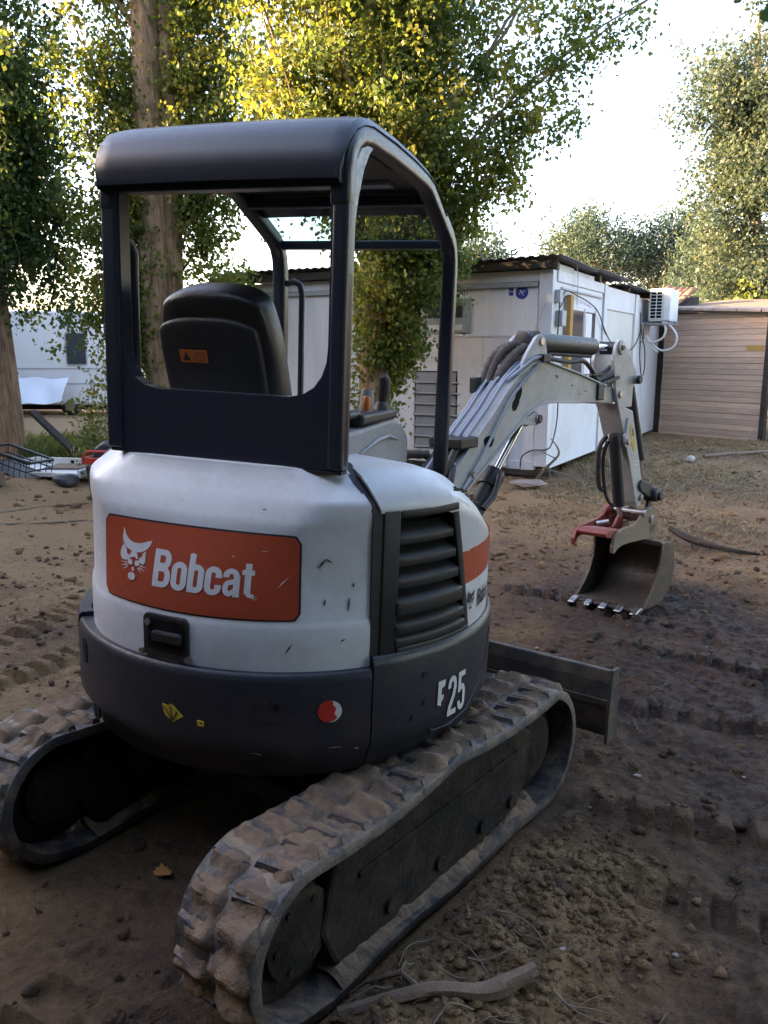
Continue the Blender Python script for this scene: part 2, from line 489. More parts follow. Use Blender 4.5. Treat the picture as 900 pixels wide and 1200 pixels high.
# smooth value noise for terrain and lumps
def vnoise(x, y, seed=0):
    xi = np.floor(x).astype(np.int64); yi = np.floor(y).astype(np.int64)
    xf = x - xi; yf = y - yi
    def h(a, b):
        n = (a * 374761393 + b * 668265263 + seed * 1442695041) & 0x7fffffff
        n = ((n ^ (n >> 13)) * 1274126177) & 0x7fffffff
        n = (n ^ (n >> 16)) & 0xffff
        return n / 65535.0
    u = xf * xf * (3 - 2 * xf); v = yf * yf * (3 - 2 * yf)
    return (h(xi, yi) * (1 - u) + h(xi + 1, yi) * u) * (1 - v) + (h(xi, yi + 1) * (1 - u) + h(xi + 1, yi + 1) * u) * v
def fbm(x, y, seed=0, octv=4, gain=0.5):
    t = 0; a = 1; s = 0
    for o in range(octv):
        t = t + a * vnoise(x * 2 ** o + 13.7 * o, y * 2 ** o - 7.1 * o, seed + o); s += a; a *= gain
    return t / s - 0.5

# ------------------------------------------------------------------ frames of the machine
S = Vector((-0.385, 3.055, 0))
PSI = rad(20); ROLL = rad(2.3)
MU = frame(S, PSI) @ Matrix.Translation((0, 0, 0.35)) @ Matrix.Rotation(ROLL, 4, 'Y') @ Matrix.Translation((0, 0, -0.35))
TO = Vector((-0.2, 3.09, 0)); TYAW = rad(38)
MT = frame(TO, TYAW)
BO = Vector((1.574, 5.559, 0)); BYAW = rad(40)
MBM = frame(BO, BYAW)           # boom plane: x = offset to the right, y = reach, z up

# ------------------------------------------------------------------ ground
def axis(lo, hi, step, far_lo, far_hi, g=1.04):
    a = list(np.arange(lo, hi, step)); s = step; x = a[-1]
    while x < far_hi:
        s *= g if x < 40 else 1.3; x += s; a.append(x)
    s = step; x = a[0]; b = []
    while x > far_lo:
        s *= g if x > -40 else 1.3; x -= s; b.append(x)
    return np.array(b[::-1] + a)

TI = MT.inverted()
ti = np.array(TI)
PRINTS = [((0.72, 3.08), (2.3, 2.42), 0.085), ((0.75, 2.54), (2.0, 1.86), 0.085), ((1.0, 4.05), (3.0, 3.15), 0.08),
          ((1.3, 5.06), (3.2, 3.5), 0.08), ((0.9, 6.2), (2.2, 4.95), 0.07), ((-1.15, 1.5), (-0.55, 2.75), 0.11),
          ((-0.85, 1.4), (-0.35, 2.45), 0.10), ((-2.6, 4.3), (-1.9, 6.4), 0.1), ((-2.3, 3.9), (-1.5, 5.4), 0.1)]

def ground_h(x, y):
    x = np.asarray(x, float); y = np.asarray(y, float)
    r = ti[0, 0] * x + ti[0, 1] * y + ti[0, 3]
    a = ti[1, 0] * x + ti[1, 1] * y + ti[1, 3]
    d = np.hypot(x, y)
    h = 0.11 * fbm(x * 0.28, y * 0.28, 3, 2) + 0.075 * fbm(x * 1.1, y * 1.1, 5, 3)
    # ruts dragged across the yard
    rough = 0.6 + 0.8 * vnoise(x * 0.7, y * 0.7, 9)
    ridg = 0.5 - np.abs(fbm(x * 3.1 + 4, y * 3.1, 61, 4, 0.6)) * 2.2
    h = h + rough * (0.060 * fbm(x * 4.2, y * 4.2, 21, 4, 0.62) + 0.046 * fbm(x * 13, y * 13, 31, 4, 0.75) + 0.035 * np.abs(fbm(x * 8 + 3, y * 8, 71, 3, .6)) + 0.030 * np.clip(ridg, 0, 1) ** 3)
    for (p, q, w) in PRINTS:
        px, py = p; qx, qy = q
        L = math.hypot(qx - px, qy - py); ux, uy = (qx - px) / L, (qy - py) / L
        t = (x - px) * ux + (y - py) * uy; v = -(x - px) * uy + (y - py) * ux
        v = v + 0.03 * (vnoise(t * 2, t * 0 + L * 10, 77) - 0.5)
        ins = np.clip((0.5 * L - np.abs(t - 0.5 * L)) / 0.1, 0, 1) * np.clip((w - np.abs(v)) / 0.02, 0, 1)
        ph = (t / 0.145 + 0.9 * v + 0.5 * vnoise(t * 2.2, t * 0 + L, 17)) % 1.0
        blk = np.clip((0.30 - np.abs(ph - 0.5)) / 0.05, 0, 1)
        fl = vnoise(t * 5, v * 5 + L * 3, 55)
        h = h * (1 - 0.5 * ins) + ins * (-0.035 + 0.075 * blk * (0.1 + 1.1 * fl))
    # loose soil thrown up along the right-hand track
    mound = np.exp(-((r - 1.02) / 0.24) ** 2) * np.clip((a + 1.75) / 0.5, 0, 1) * np.clip((0.35 - a) / 0.5, 0, 1)
    h = h + mound * (0.10 + 0.10 * fbm(x * 6, y * 6, 91, 4, 0.6) + 0.055 * fbm(x * 20, y * 20, 95, 3, .7))
    # ridge pushed up behind the blade and beside the bucket
    h = h + 0.05 * np.exp(-((a - 1.5) / 0.25) ** 2 - (r / 0.9) ** 2) * (0.5 + fbm(x * 5, y * 5, 66, 3))
    under = np.clip((1.0 - np.abs(r)) / 0.2, 0, 1) * np.clip((a + 1.45) / 0.25, 0, 1) * np.clip((0.95 - a) / 0.25, 0, 1)
    belt = np.clip((0.22 - np.abs(np.abs(r) - 0.6)) / 0.06, 0, 1) * np.clip((a + 1.35) / 0.15, 0, 1) * np.clip((0.8 - a) / 0.15, 0, 1)
    h = h * (1 - 0.4 * under * (mound < 0.05)) 
    h = h * (1 - belt) + belt * (-0.015)
    h = h * np.clip((60 - d) / 30, 0, 1)
    # earth piled in the left middle distance
    h = h + 0.20 * np.exp(-((x + 5.6) / 0.9) ** 2 - ((y - 10.9) / 0.45) ** 2)
    return h

gx = axis(-2.0, 2.4, 0.0145, -500, 500, 1.045); gy = axis(1.5, 5.6, 0.0145, -500, 800, 1.04)
GX, GY = np.meshgrid(gx, gy)
GZ = ground_h(GX, GY)
nx, ny = len(gx), len(gy)
idx = np.arange(nx * ny).reshape(ny, nx)
GF = np.stack([idx[:-1, :-1], idx[:-1, 1:], idx[1:, 1:], idx[1:, :-1]], -1).reshape(-1, 4)
gme = fast_mesh('ground', np.stack([GX, GY, GZ], -1).reshape(-1, 3), GF, smooth=True)
GR = ti[0, 0] * GX + ti[0, 1] * GY + ti[0, 3]; GA = ti[1, 0] * GX + ti[1, 1] * GY + ti[1, 3]
dry = 0.30 + 1.1 * fbm(GX * 0.6, GY * 0.6, 41, 4, .6)
dry += 1.0 * np.exp(-((GR - 1.02) / 0.26) ** 2) * np.clip((GA + 1.75) / 0.5, 0, 1) * np.clip((0.5 - GA) / 0.5, 0, 1)
dry += 0.24 * np.clip((GY - 6.0) / 3.0, 0, 1) + 0.40 * np.clip((-0.5 - GX) / 0.8, 0, 1)
dry -= 0.18 * np.clip((GX - 0.9) / 0.6, 0, 1) * np.clip((6.3 - GY) / 1.0, 0, 1)
at = gme.attributes.new('dry', 'FLOAT', 'POINT'); at.data.foreach_set('value', np.clip(dry, 0, 1).astype(np.float32).ravel())

def soilmat(name, attr=True, dryv=0.6):
    m, nt, bs = newmat(name)
    co = objco(nt)
    n1 = noise(nt, 2.2, 10, 0.72, co, 0.3)
    n2 = noise(nt, 28, 8, 0.72, co, 0.2)
    n3 = noise(nt, 140, 4, 0.7, co)
    if attr:
        f = N(nt, 'ShaderNodeAttribute', attribute_name='dry').outputs['Fac']
    else:
        v = N(nt, 'ShaderNodeValue'); v.outputs[0].default_value = dryv; f = v.outputs[0]
    ad = N(nt, 'ShaderNodeMath', operation='MULTIPLY_ADD'); nt.links.new(n2, ad.inputs[0]); ad.inputs[1].default_value = 1.15
    nt.links.new(f, ad.inputs[2])
    a2 = N(nt, 'ShaderNodeMath', operation='MULTIPLY_ADD'); nt.links.new(n1, a2.inputs[0]); a2.inputs[1].default_value = 1.15
    nt.links.new(ad.outputs[0], a2.inputs[2])
    s = N(nt, 'ShaderNodeMath', operation='SUBTRACT'); nt.links.new(a2.outputs[0], s.inputs[0]); s.inputs[1].default_value = 0.90
    r = ramp(nt, s.outputs[0], [(0.05, (0.046, 0.029, 0.023)), (0.33, (0.108, 0.067, 0.048)), (0.60, (0.205, 0.127, 0.076)), (0.85, (0.31, 0.19, 0.10)), (1.0, (0.38, 0.245, 0.13))])
    fl = ramp(nt, n3, [(0.66, (0, 0, 0)), (0.78, (0.5, 0.5, 0.5))])
    c = mix(nt, fl.outputs[0], r.outputs[0], (0.22, 0.18, 0.14))
    nt.links.new(c, bs.inputs['Base Color'])
    rr = ramp(nt, s.outputs[0], [(0.1, (0.62,) * 3), (0.6, (0.95,) * 3)])
    nt.links.new(rr.outputs[0], bs.inputs['Roughness'])
    bs.inputs['Specular IOR Level'].default_value = 0.25
    hh = N(nt, 'ShaderNodeMath', operation='MULTIPLY_ADD'); nt.links.new(n3, hh.inputs[0]); hh.inputs[1].default_value = 0.35
    nt.links.new(n2, hh.inputs[2])
    bump(nt, hh.outputs[0], 1.0, 0.08, bs)
    return m
M['soil'] = soilmat('churned_soil')
M['clod'] = soilmat('soil_clod', False, 0.68)
M['clodwet'] = soilmat('wet_soil_clod', False, 0.25)
g = link('ground', gme, 'soil'); tag(g, kind='structure')

# loose crumbs and clods of earth: nobody could count them
ICO = []
t_ = (1 + 5 ** 0.5) / 2
ICOV = np.array([(-1, t_, 0), (1, t_, 0), (-1, -t_, 0), (1, -t_, 0), (0, -1, t_), (0, 1, t_), (0, -1, -t_), (0, 1, -t_), (t_, 0, -1), (t_, 0, 1), (-t_, 0, -1), (-t_, 0, 1)]) / 1.9
ICOF = np.array([(0, 11, 5), (0, 5, 1), (0, 1, 7), (0, 7, 10), (0, 10, 11), (1, 5, 9), (5, 11, 4), (11, 10, 2), (10, 7, 6), (7, 1, 8), (3, 9, 4), (3, 4, 2), (3, 2, 6), (3, 6, 8), (3, 8, 9), (4, 9, 5), (2, 4, 11), (6, 2, 10), (8, 6, 7), (9, 8, 1)])
def lumps(P, size, seed, flat=0.7):
    g = np.random.default_rng(seed); n = len(P)
    V = ICOV[None] * (1 + g.uniform(-0.35, 0.35, (n, 12, 1)))
    a = g.uniform(0, 6.28, n); c, s = np.cos(a), np.sin(a)
    sc = size[:, None] * g.uniform(0.6, 1.3, (n, 3)); sc[:, 2] *= flat
    V = V * sc[:, None]
    X = V[..., 0] * c[:, None] - V[..., 1] * s[:, None]; Y = V[..., 0] * s[:, None] + V[..., 1] * c[:, None]
    W = np.stack([X, Y, V[..., 2]], -1) + P[:, None]
    F = (ICOF[None] + (np.arange(n) * 12)[:, None, None]).reshape(-1, 3)
    return W.reshape(-1, 3), F
def scatter_clods(name, n, box, smin, smax, seed, label, mat, keep=None):
    g = np.random.default_rng(seed)
    x = g.uniform(box[0], box[1], n); y = g.uniform(box[2], box[3], n)
    if keep is not None:
        k = keep(x, y, g); x, y = x[k], y[k]
    size = smin * (smax / smin) ** (g.random(len(x)) ** 4.5)
    P = np.stack([x, y, ground_h(x, y) + size * 0.15], -1)
    V, F = lumps(P, size, seed + 1)
    o = link(name, fast_mesh(name, V, F, smooth=False), mat)
    return tag(o, label, 'soil', kind='stuff')
def notbelt(x, y):
    r = ti[0, 0] * x + ti[0, 1] * y + ti[0, 3]; a = ti[1, 0] * x + ti[1, 1] * y + ti[1, 3]
    return ~((np.abs(np.abs(r) - 0.6) < 0.21) & (a > -1.3) & (a < 0.8))
def onmound(x, y, g):
    r = ti[0, 0] * x + ti[0, 1] * y + ti[0, 3]; a = ti[1, 0] * x + ti[1, 1] * y + ti[1, 3]
    w = np.exp(-((r - 1.05) / 0.26) ** 2) * np.clip((a + 1.8) / 0.5, 0, 1) * np.clip((0.5 - a) / 0.5, 0, 1)
    return (g.random(len(x)) < w) & (r > 0.8)
scatter_clods('soil_crumbs', 60000, (-0.6, 1.6, 1.0, 3.6), 0.0025, 0.024, 201, 'loose tan crumbs of soil heaped along the right track', 'clod', onmound)
scatter_clods('soil_clods', 16000, (-3.2, 3.6, 1.3, 7.5), 0.003, 0.034, 202, 'dark clods of earth strewn over the churned yard', 'clodwet', lambda x, y, g: notbelt(x, y) & (g.random(len(x)) < 0.25 + vnoise(x * 1.5, y * 1.5, 8)))
scatter_clods('dry_soil_clods', 15000, (-7, 9, 5.5, 16), 0.006, 0.06, 203, 'dry clods of earth strewn over the far yard', 'clod', lambda x, y, g: g.random(len(x)) < 0.2 + vnoise(x * 1.1, y * 1.1, 18))

# ------------------------------------------------------------------ the excavator
EX = thing('mini_excavator', 'white and black mini excavator with red brand panel, standing on the churned soil', 'excavator', S)

def cyl_pt(R, th, z):
    t = rad(th); x, y = R * math.sin(t), -R * math.cos(t)
    if z > 1.0 and y < 0:            # the rear of the cover flattens towards its top edge
        f = min(1, (z - 1.0) / .40); f = f * f * (3 - 2 * f)
        yf = -.655 + .085 * min(1, max(0, (z - 1.30) / .15))
        if y < yf: y += .85 * f * max(0, 1 - (abs(x) / .62) ** 4) * (yf - y)
    return (x, y, z)

# --- counterweight: rear casting up to the seam, and the lower casting of each side
def casting(th0, th1, ztop, n, mb=None):
    mb = mb or MB()
    prof = [(0.30, 0.455), (0.66, 0.46), (0.725, 0.50), (0.762, 0.585), (0.777, 0.612), (0.777, 0.64), (0.779, ztop - 0.03), (0.774, ztop - 0.008), (0.765, ztop), (0.45, ztop)]
    rows = []
    for i in range(n + 1):
        th = th0 + (th1 - th0) * i / n
        rows.append([cyl_pt(R, th, z) for R, z in prof])
    mb.grid(rows)
    for k in (0, n):
        b = k * len(prof)
        f = tuple(b + j for j in range(len(prof)))
        mb.F.append(f if k else f[::-1])
    return mb
cw = casting(-45.2, 45.2, 0.855, 44).build('counterweight', 'navy', EX, MU, smooth=True)
casting(45.6, 118, 0.89, 34).build('side_casting', 'navy', EX, MU, smooth=True)
casting(-118, -45.6, 0.87, 34).build('side_casting', 'navy', EX, MU, smooth=True)

# curved plates on the round body
def arc_plate(poly, R, thick=0.0, thz=None):
    """outline in (arc length metres from th=0, z) laid on a cylinder of radius R"""
    f1 = lambda s, z: cyl_pt(R + thick, math.degrees(s / R), z)
    f0 = lambda s, z: cyl_pt(R - 0.004, math.degrees(s / R), z)
    return f0, f1
def arc_grid(R, th0, th1, z0, z1, rc, n=36, m=10, rise=0.004):
    """rounded-corner panel, gridded so that it follows the curve"""
    mb = MB(); rows = []
    w = rad(th1 - th0) * R
    for i in range(n + 1):
        s = w * i / n
        e = min(s, w - s)
        cut = rc - math.sqrt(max(0, rc * rc - (rc - e) ** 2)) if e < rc else 0
        rows.append([cyl_pt(R + rise, th0 + (th1 - th0) * i / n, z0 + cut + (z1 - z0 - 2 * cut) * j / m) for j in range(m + 1)])
    return mb.grid(rows)

# dark plates on the casting, painting the shade of slots and recesses
def dark_plate(th, z, w, h, R=0.779, depth=0.02, r=0.012, name='painted_recess', mat='hollow', parent=None):
    s = rad(th) * R
    poly = rrect(s - w / 2, s + w / 2, z - h / 2, z + h / 2, r)
    f0, f1 = arc_plate(poly, R, 0.0022)
    return MB().prism(poly, f0, f1).build(name, mat, parent or EX, MU)
dark_plate(-36, 0.775, 0.05, 0.085, r=0.02, parent=cw)
dark_plate(-30, 0.60, 0.05, 0.085, R=0.772, r=0.022, parent=cw)
dark_plate(22, 0.745, 0.085, 0.075, r=0.02, parent=cw, mat='navy')
dark_plate(23.5, 0.755, 0.018, 0.02, R=0.7815, r=0.008, parent=cw)

# stickers on the casting
def stick_poly(name, pts, mat, th, z, R=0.7795, sc=1.0, parent=None):
    s0 = rad(th) * R
    poly = [(s0 + x * sc, z + y * sc) for x, y in pts]
    f0, f1 = arc_plate(poly, R, 0.0016)
    return MB().prism(poly, f0, f1).build(name, mat, parent or cw, MU)
gs = np.random.default_rng(61)
for k in range(5):                   # scrapes along the lower edge of the casting
    th = gs.uniform(5, 42); z = gs.choice([.612, .60]) + gs.normal(0, .004); l = gs.uniform(.004, .022); w = gs.uniform(.0005, .0011)
    Rk = .7785 if z > .60 else .772
    sa = rad(th) * Rk; q_ = [(sa - l, z), (sa, z - w), (sa + l, z + gs.normal(0, .003)), (sa, z + w)]
    f0, f1 = arc_plate(q_, Rk, .0012); MB().prism(q_, f0, f1).build('scrape', 'trackdirt', cw, MU)
leafp = [(-0.036, 0.026), (-0.018, 0.022), (-0.006, 0.03), (0.01, 0.02), (0.022, 0.008), (0.037, -0.004), (0.026, -0.012), (0.012, -0.020), (0.006, -0.028), (-0.006, -0.02), (-0.024, -0.012), (-0.032, 0.002)]
ys = stick_poly('sticker', leafp, 'yellow', -0.8, 0.70)
for ax, ay in ((-0.03, 0.018), (-0.008, 0.022), (0.016, 0.008)):
    stick_poly('sticker_print', [(0.0, -0.022), (0.003, -0.021), (ax + 0.003, ay), (ax, ay + 0.002)], 'decaldark', -0.8, 0.70, R=0.7815, parent=cw)
stick_poly('sticker', [(-0.012, 0.01), (0.012, 0.008), (0.012, 0.003), (-0.004, 0.004), (-0.005, -0.004), (0.004, -0.004), (0.004, 0.0), (0.012, 0.0), (0.012, -0.01), (-0.012, -0.01)], 'yellow', 6.3, 0.684, sc=0.9)
disc = [(0.034 * math.cos(a), 0.034 * math.sin(a)) for a in np.linspace(0, 6.283, 22)[:-1]]
stick_poly('reflector', [(0.004 + x * 1.02, y * 1.02 - 0.001) if x > 0 else (x, y) for x, y in disc], 'decalwhite', 35.3, 0.735, R=0.778)
stick_poly('reflector', [(min(x, 0.020 + 0.007 * math.sin(900 * y)), y) for x, y in disc], 'redsticker', 35.1, 0.736, R=0.7805)

# --- glyphs: heavy condensed letters drawn as closed outlines in a 1-high box
def arcpts(cx, cy, rx, ry, a0, a1, n=7):
    return [(cx + rx * math.cos(rad(a0 + (a1 - a0) * i / n)), cy + ry * math.sin(rad(a0 + (a1 - a0) * i / n))) for i in range(n + 1)]
class Stroke:
    """flat letter: quads swept along a centre line with a width"""
    def __init__(s): s.quads = []
    def line(s, pts, w, closed=False):
        pts = [Vector((*p, 0)) for p in pts]; n = len(pts); L = []; R = []
        for i in range(n):
            if closed: d = pts[(i + 1) % n] - pts[i - 1]
            elif i == 0: d = pts[1] - pts[0]
            elif i == n - 1: d = pts[-1] - pts[-2]
            else: d = (pts[i + 1] - pts[i]).normalized() + (pts[i] - pts[i - 1]).normalized()
            d.normalize(); nn = Vector((-d.y, d.x, 0))
            L.append(pts[i] + nn * w / 2); R.append(pts[i] - nn * w / 2)
        for i in range(n if closed else n - 1):
            j = (i + 1) % n
            s.quads.append([R[i], R[j], L[j], L[i]])
        return s
    def rect(s, x0, x1, y0, y1):
        s.quads.append([Vector((x0, y0, 0)), Vector((x1, y0, 0)), Vector((x1, y1, 0)), Vector((x0, y1, 0))]); return s
def obround(x0, x1, y0, y1, r, n=4):
    return rrect(x0, x1, y0, y1, r, n)
W_ = 0.155
def glyph(c):
    g = Stroke()
    if c == 'B':
        g.rect(0, W_ + .01, 0, 1)
        g.line([(W_, .92), (.30, .92)] + arcpts(.30, .745, .105, .175, 90, -90) + [(W_, .57)], W_)
        g.line([(W_, .50), (.31, .50)] + arcpts(.31, .29, .115, .21, 90, -90) + [(W_, .08)], W_)
        return g, .50
    if c == 'o':
        g.line(obround(.075, .335, .07, .67, .13), W_, True); return g, .41
    if c == 'b':
        g.rect(0, W_, 0, 1)
        g.line(obround(.075, .335, .07, .67, .13), W_ * .98, True); return g, .41
    if c == 'c':
        g.line([(.335, .46)] + [(.335, .54)] + arcpts(.205, .54, .13, .13, 0, 180, 6) + [(.075, .20)] + arcpts(.205, .20, .13, .13, 180, 360, 6) + [(.335, .28)], W_); return g, .41
    if c == 'a':
        g.rect(.26, .26 + W_, 0, .56)
        g.line([(.075, .50), (.075, .55)] + arcpts(.2, .55, .125, .12, 180, 0, 6) + [(.335, .5)], W_ * .92)
        g.line([(.30, .41), (.16, .37)] + arcpts(.165, .22, .09, .15, 110, 270, 6) + [(.3, .16)], W_ * .85); return g, .42
    if c == 't':
        g.rect(.07, .07 + W_, .10, .90); g.rect(0, .30, .60, .73)
        g.line([(.1475, .14)] + arcpts(.24, .14, .09, .085, 180, 270, 3) + [(.30, .055)], W_ * .7); return g, .31
    if c == '2':
        g.line([(.08, .70), (.08, .80)] + arcpts(.22, .80, .14, .13, 180, 0, 6) + [(.36, .68), (.30, .50), (.10, .20), (.08, .08)], W_ * .95)
        g.rect(.0, .44, 0, .14); return g, .49
    if c == '5':
        g.rect(.02, .42, .86, 1.0); g.rect(.02, .02 + W_, .48, .9)
        g.line([(.08, .54), (.2, .6)] + arcpts(.22, .44, .14, .16, 90, 0, 4) + [(.36, .22)] + arcpts(.22, .2, .14, .13, 0, -180, 6) + [(.08, .26)], W_ * .95); return g, .49
    if c == '6':
        g.line([(.36, .72), (.36, .8)] + arcpts(.22, .80, .14, .13, 0, 180, 6) + [(.08, .2)] + arcpts(.22, .2, .14, .13, 180, 360, 6) + [(.36, .4)] + arcpts(.22, .42, .14, .13, 0, 180, 6), W_ * .95); return g, .49
    if c == 'E':     # worn: only the upper left of the letter is left
        g.quads.append([Vector(v) for v in ((0, .42, 0), (.16, .36, 0), (.17, 1, 0), (0, 1, 0))])
        g.quads.append([Vector(v) for v in ((.16, .80, 0), (.30, .84, 0), (.34, 1, 0), (.16, 1, 0))])
        g.quads.append([Vector(v) for v in ((.15, .46, 0), (.25, .52, 0), (.27, .64, 0), (.15, .62, 0))])
        return g, .44
    return g, .3
def text_on_arc(name, txt, h, th, z, R, mat, parent, gap=0.05, xs=1.0, rise=0.002):
    s = rad(th) * R; out = []
    for ch in txt:
        if ch == ' ':
            s += h * 0.25; continue
        g, w = glyph(ch)
        mb = MB()
        for k, q in enumerate(g.quads):
            ee = rise + 0.00006 * k
            nn = 4; rows = []
            for a in range(nn + 1):
                u = a / nn; l = q[0].lerp(q[3], u); r = q[1].lerp(q[2], u)
                rows.append([cyl_pt(R + ee, math.degrees((s + p.x * h * xs) / R), z + p.y * h) for p in (l.lerp(r, b / nn) for b in range(nn + 1))])
            mb.grid(rows)
        out.append(mb.build(name, mat, parent, MU))
        s += (w + gap) * h * xs
    return out

# --- engine cover across the rear
def cover_rows(th0, th1, prof, n, edge=None):
    rows = []
    for i in range(n + 1):
        row = []
        for R, z in prof:
            a, b = th0, th1
            if edge: a, b = edge(z, th0, th1)
            th = a + (b - a) * i / n
            k = min(1, max(0, (-th - 24) / 28)); row.append(cyl_pt(R - .028 * k * k * (3 - 2 * k), th, z))
        rows.append(row)
    return rows
rp = [(R - .010, z) for R, z in [(0.752, 0.845), (0.760, 0.85), (0.7605, 0.86), (0.762, 0.93), (0.7615, 0.985), (0.7575, 1.002), (0.7525, 1.012), (0.7515, 1.15), (0.7515, 1.275), (0.7545, 1.295), (0.757, 1.315), (0.7575, 1.358), (0.755, 1.370), (0.746, 1.379), (0.70, 1.415), (0.662, 1.448), (0.65, 1.457), (0.62, 1.460), (0.35, 1.462)]]
def redge(z, a, b):
    k = max(0, (z - 1.335)) / 0.12
    return a, b - 4.2 * k
ec = MB().grid(cover_rows(-63, 45.4, rp, 56, redge)).build('engine_cover', 'white', EX, MU, radial=True, smooth=True, thick=0.012)
for th, z, ln, an in ((33, 1.19, .035, 50), (34.6, 1.20, .022, -30), (40.5, 1.12, .012, 80), (39.5, 1.06, .04, 88), (33.8, 1.07, .02, 85), (26, .93, .04, 60), (-36, .93, .02, 85), (38.5, .95, .015, 30), (18, 1.34, .018, 5)):
    R = 0.7525; s = rad(th) * R; dx, dz = math.cos(rad(an)) * ln / 2, math.sin(rad(an)) * ln / 2
    rr_ = 0.7455 if 1.01 < z < 1.29 else R
    q = [(s - dx - .001, z - dz), (s + .002, z - .001), (s + dx + .001, z + dz), (s - .002, z + .002)]
    f0, f1 = arc_plate(q, rr_, 0.0006)
    MB().prism(q, f0, f1).build('paint_chip', 'decaldark', ec, MU)

# red brand panel with its black rim, cat's head mark and lettering
RD = 0.7435
panel_rim = arc_grid(RD, -26.4, 28.6, 1.012, 1.274, 0.024, 44, 18, 0.001).build('brand_panel_rim', 'decaldark', EX, MU, radial=True, thick=0.004)
panel = arc_grid(RD, -25.9, 28.1, 1.018, 1.268, 0.020, 44, 18, 0.0026).build('brand_panel', 'red', EX, MU, radial=True, thick=0.002, off=1)
text_on_arc('letter', 'Bobcat', 0.112, -8.4, 1.082, RD, 'decalwhite', panel, 0.03, 1.16, 0.0062)
# registered mark: a fine ring
mbr = MB(); s0 = rad(17.9) * RD
ring = Stroke().line([(math.cos(a) * .006, math.sin(a) * .006) for a in np.linspace(0, 6.283, 14)[:-1]], .0012, True).rect(-.002, 0, -.003, .003)
for q in ring.quads:
    mbr.add([cyl_pt(RD + .0064, math.degrees((s0 + p.x) / RD), 1.083 + p.y) for p in q], [(0, 1, 2, 3)])
mbr.build('registered_mark', 'decalwhite', panel, MU)
# cat's head: pieces of white, eyes and shading left red
def catmark(th, z, sc, R, mat, parent, rise, xs=1.28):
    s0 = rad(th) * R
    pieces = [
        [(-.44, .95), (-.36, .72), (-.22, .56), (-.06, .50), (0, .50), (0, .16), (-.10, .22), (-.30, .30), (-.42, .44), (-.47, .62)],       # left ear and brow
        [(.56, .66), (.40, .60), (.22, .52), (.08, .50), (0, .50), (0, .16), (.10, .20), (.26, .24), (.40, .34), (.50, .46)],               # right ear and brow
        [(-.42, .40), (-.28, .26), (-.26, .12), (-.16, .06), (-.14, -.06), (-.28, -.12), (-.44, -.10), (-.52, .04), (-.50, .20)],           # left cheek
        [(.40, .30), (.30, .20), (.28, .08), (.20, .04), (.18, -.06), (.26, -.14), (.36, -.14), (.42, -.04), (.40, .10)],                   # right cheek
        [(-.10, .20), (.10, .18), (.16, .02), (.10, -.02), (.06, .04), (-.04, .04), (-.08, -.02), (-.18, .04)],                           # bridge of the nose
        [(-.20, -.06), (-.06, -.06), (-.02, -.16), (-.08, -.24), (-.20, -.20)],                                                             # muzzle
        [(.20, -.06), (.08, -.06), (.04, -.16), (.10, -.24), (.22, -.20)],
        [(-.04, -.30), (.04, -.28), (.06, -.40), (-.02, -.42)],
        [(-.14, -.52), (-.04, -.46), (.06, -.48), (.12, -.56), (.08, -.70), (-.08, -.72), (-.16, -.64)],                                    # chin tuft
        [(-.22, -.16), (-.50, -.20), (-.22, -.20)], [(-.22, -.22), (-.48, -.32), (-.20, -.26)], [(-.20, -.28), (-.38, -.44), (-.17, -.31)],  # whiskers
        [(.26, -.18), (.50, -.24), (.25, -.22)], [(.24, -.24), (.46, -.36), (.22, -.28)], [(.20, -.28), (.36, -.44), (.17, -.31)]]
    for i, pc in enumerate(pieces):
        mb = MB()
        mb.add([cyl_pt(R + rise + 0.00005 * i, math.degrees((s0 + x * sc * xs) / R), z + y * sc) for x, y in pc], [tuple(range(len(pc)))])
        mb.build('cat_head_mark', mat, parent, MU)
catmark(-14.9, 1.152, 0.094, RD, 'decalwhite', panel, 0.0080)
for th, z, ln, an in ((24.5, 1.135, .05, 48), (23.9, 1.128, .03, 55), (19.5, 1.222, .025, 4), (2, 1.195, .012, 90), (-5, 1.245, .008, 10), (12, 1.20, .01, 20)):
    s = rad(th) * RD; dx, dz = math.cos(rad(an)) * ln / 2, math.sin(rad(an)) * ln / 2
    mb = MB(); mb.add([cyl_pt(RD + .0066, math.degrees(a / RD), b) for a, b in ((s - dx, z - dz), (s + .0012, z - .001), (s + dx, z + dz), (s - .0012, z + .001))], [(0, 1, 2, 3)])
    mb.build('scratch', 'decalwhite', panel, MU)

# latch under the panel
R = 0.7535; s = rad(-3.8) * R
lp = rrect(s - .085, s + .085, .862, 1.0, .022)
f0 = lambda a, z: cyl_pt(R - .02, math.degrees(a / R), z); f1 = lambda a, z: cyl_pt(R + .006, math.degrees(a / R), z)
latch = MB().prism(lp, f0, f1).build('latch', 'plastic', EX, MU, bevel=.004)
lp = rrect(s - .064, s + .072, .888, .986, .016)
MB().prism(lp, lambda a, z: cyl_pt(R, math.degrees(a / R), z), lambda a, z: cyl_pt(R + .008, math.degrees(a / R), z)).build('latch_dark_plate', 'hollow', latch, MU)  # near-black plate painting the shade inside the latch
lp = rrect(s - .04, s + .066, .918, .952, .01)
MB().prism(lp, lambda a, z: cyl_pt(R, math.degrees(a / R), z), lambda a, z: cyl_pt(R + .020, math.degrees(a / R), z)).build('latch_handle', 'plastic', latch, MU, bevel=.005)
for a, z in ((s - .060, .972), (s - .088, .872), (s + .086, .874)):
    p = Vector(cyl_pt(R + .004, math.degrees(a / R), z)); d = Vector((p.x, p.y, 0)).normalized()
    MB().cyl(p, p + d * .01, .0105, 12).build('screw', 'steel', latch, MU)

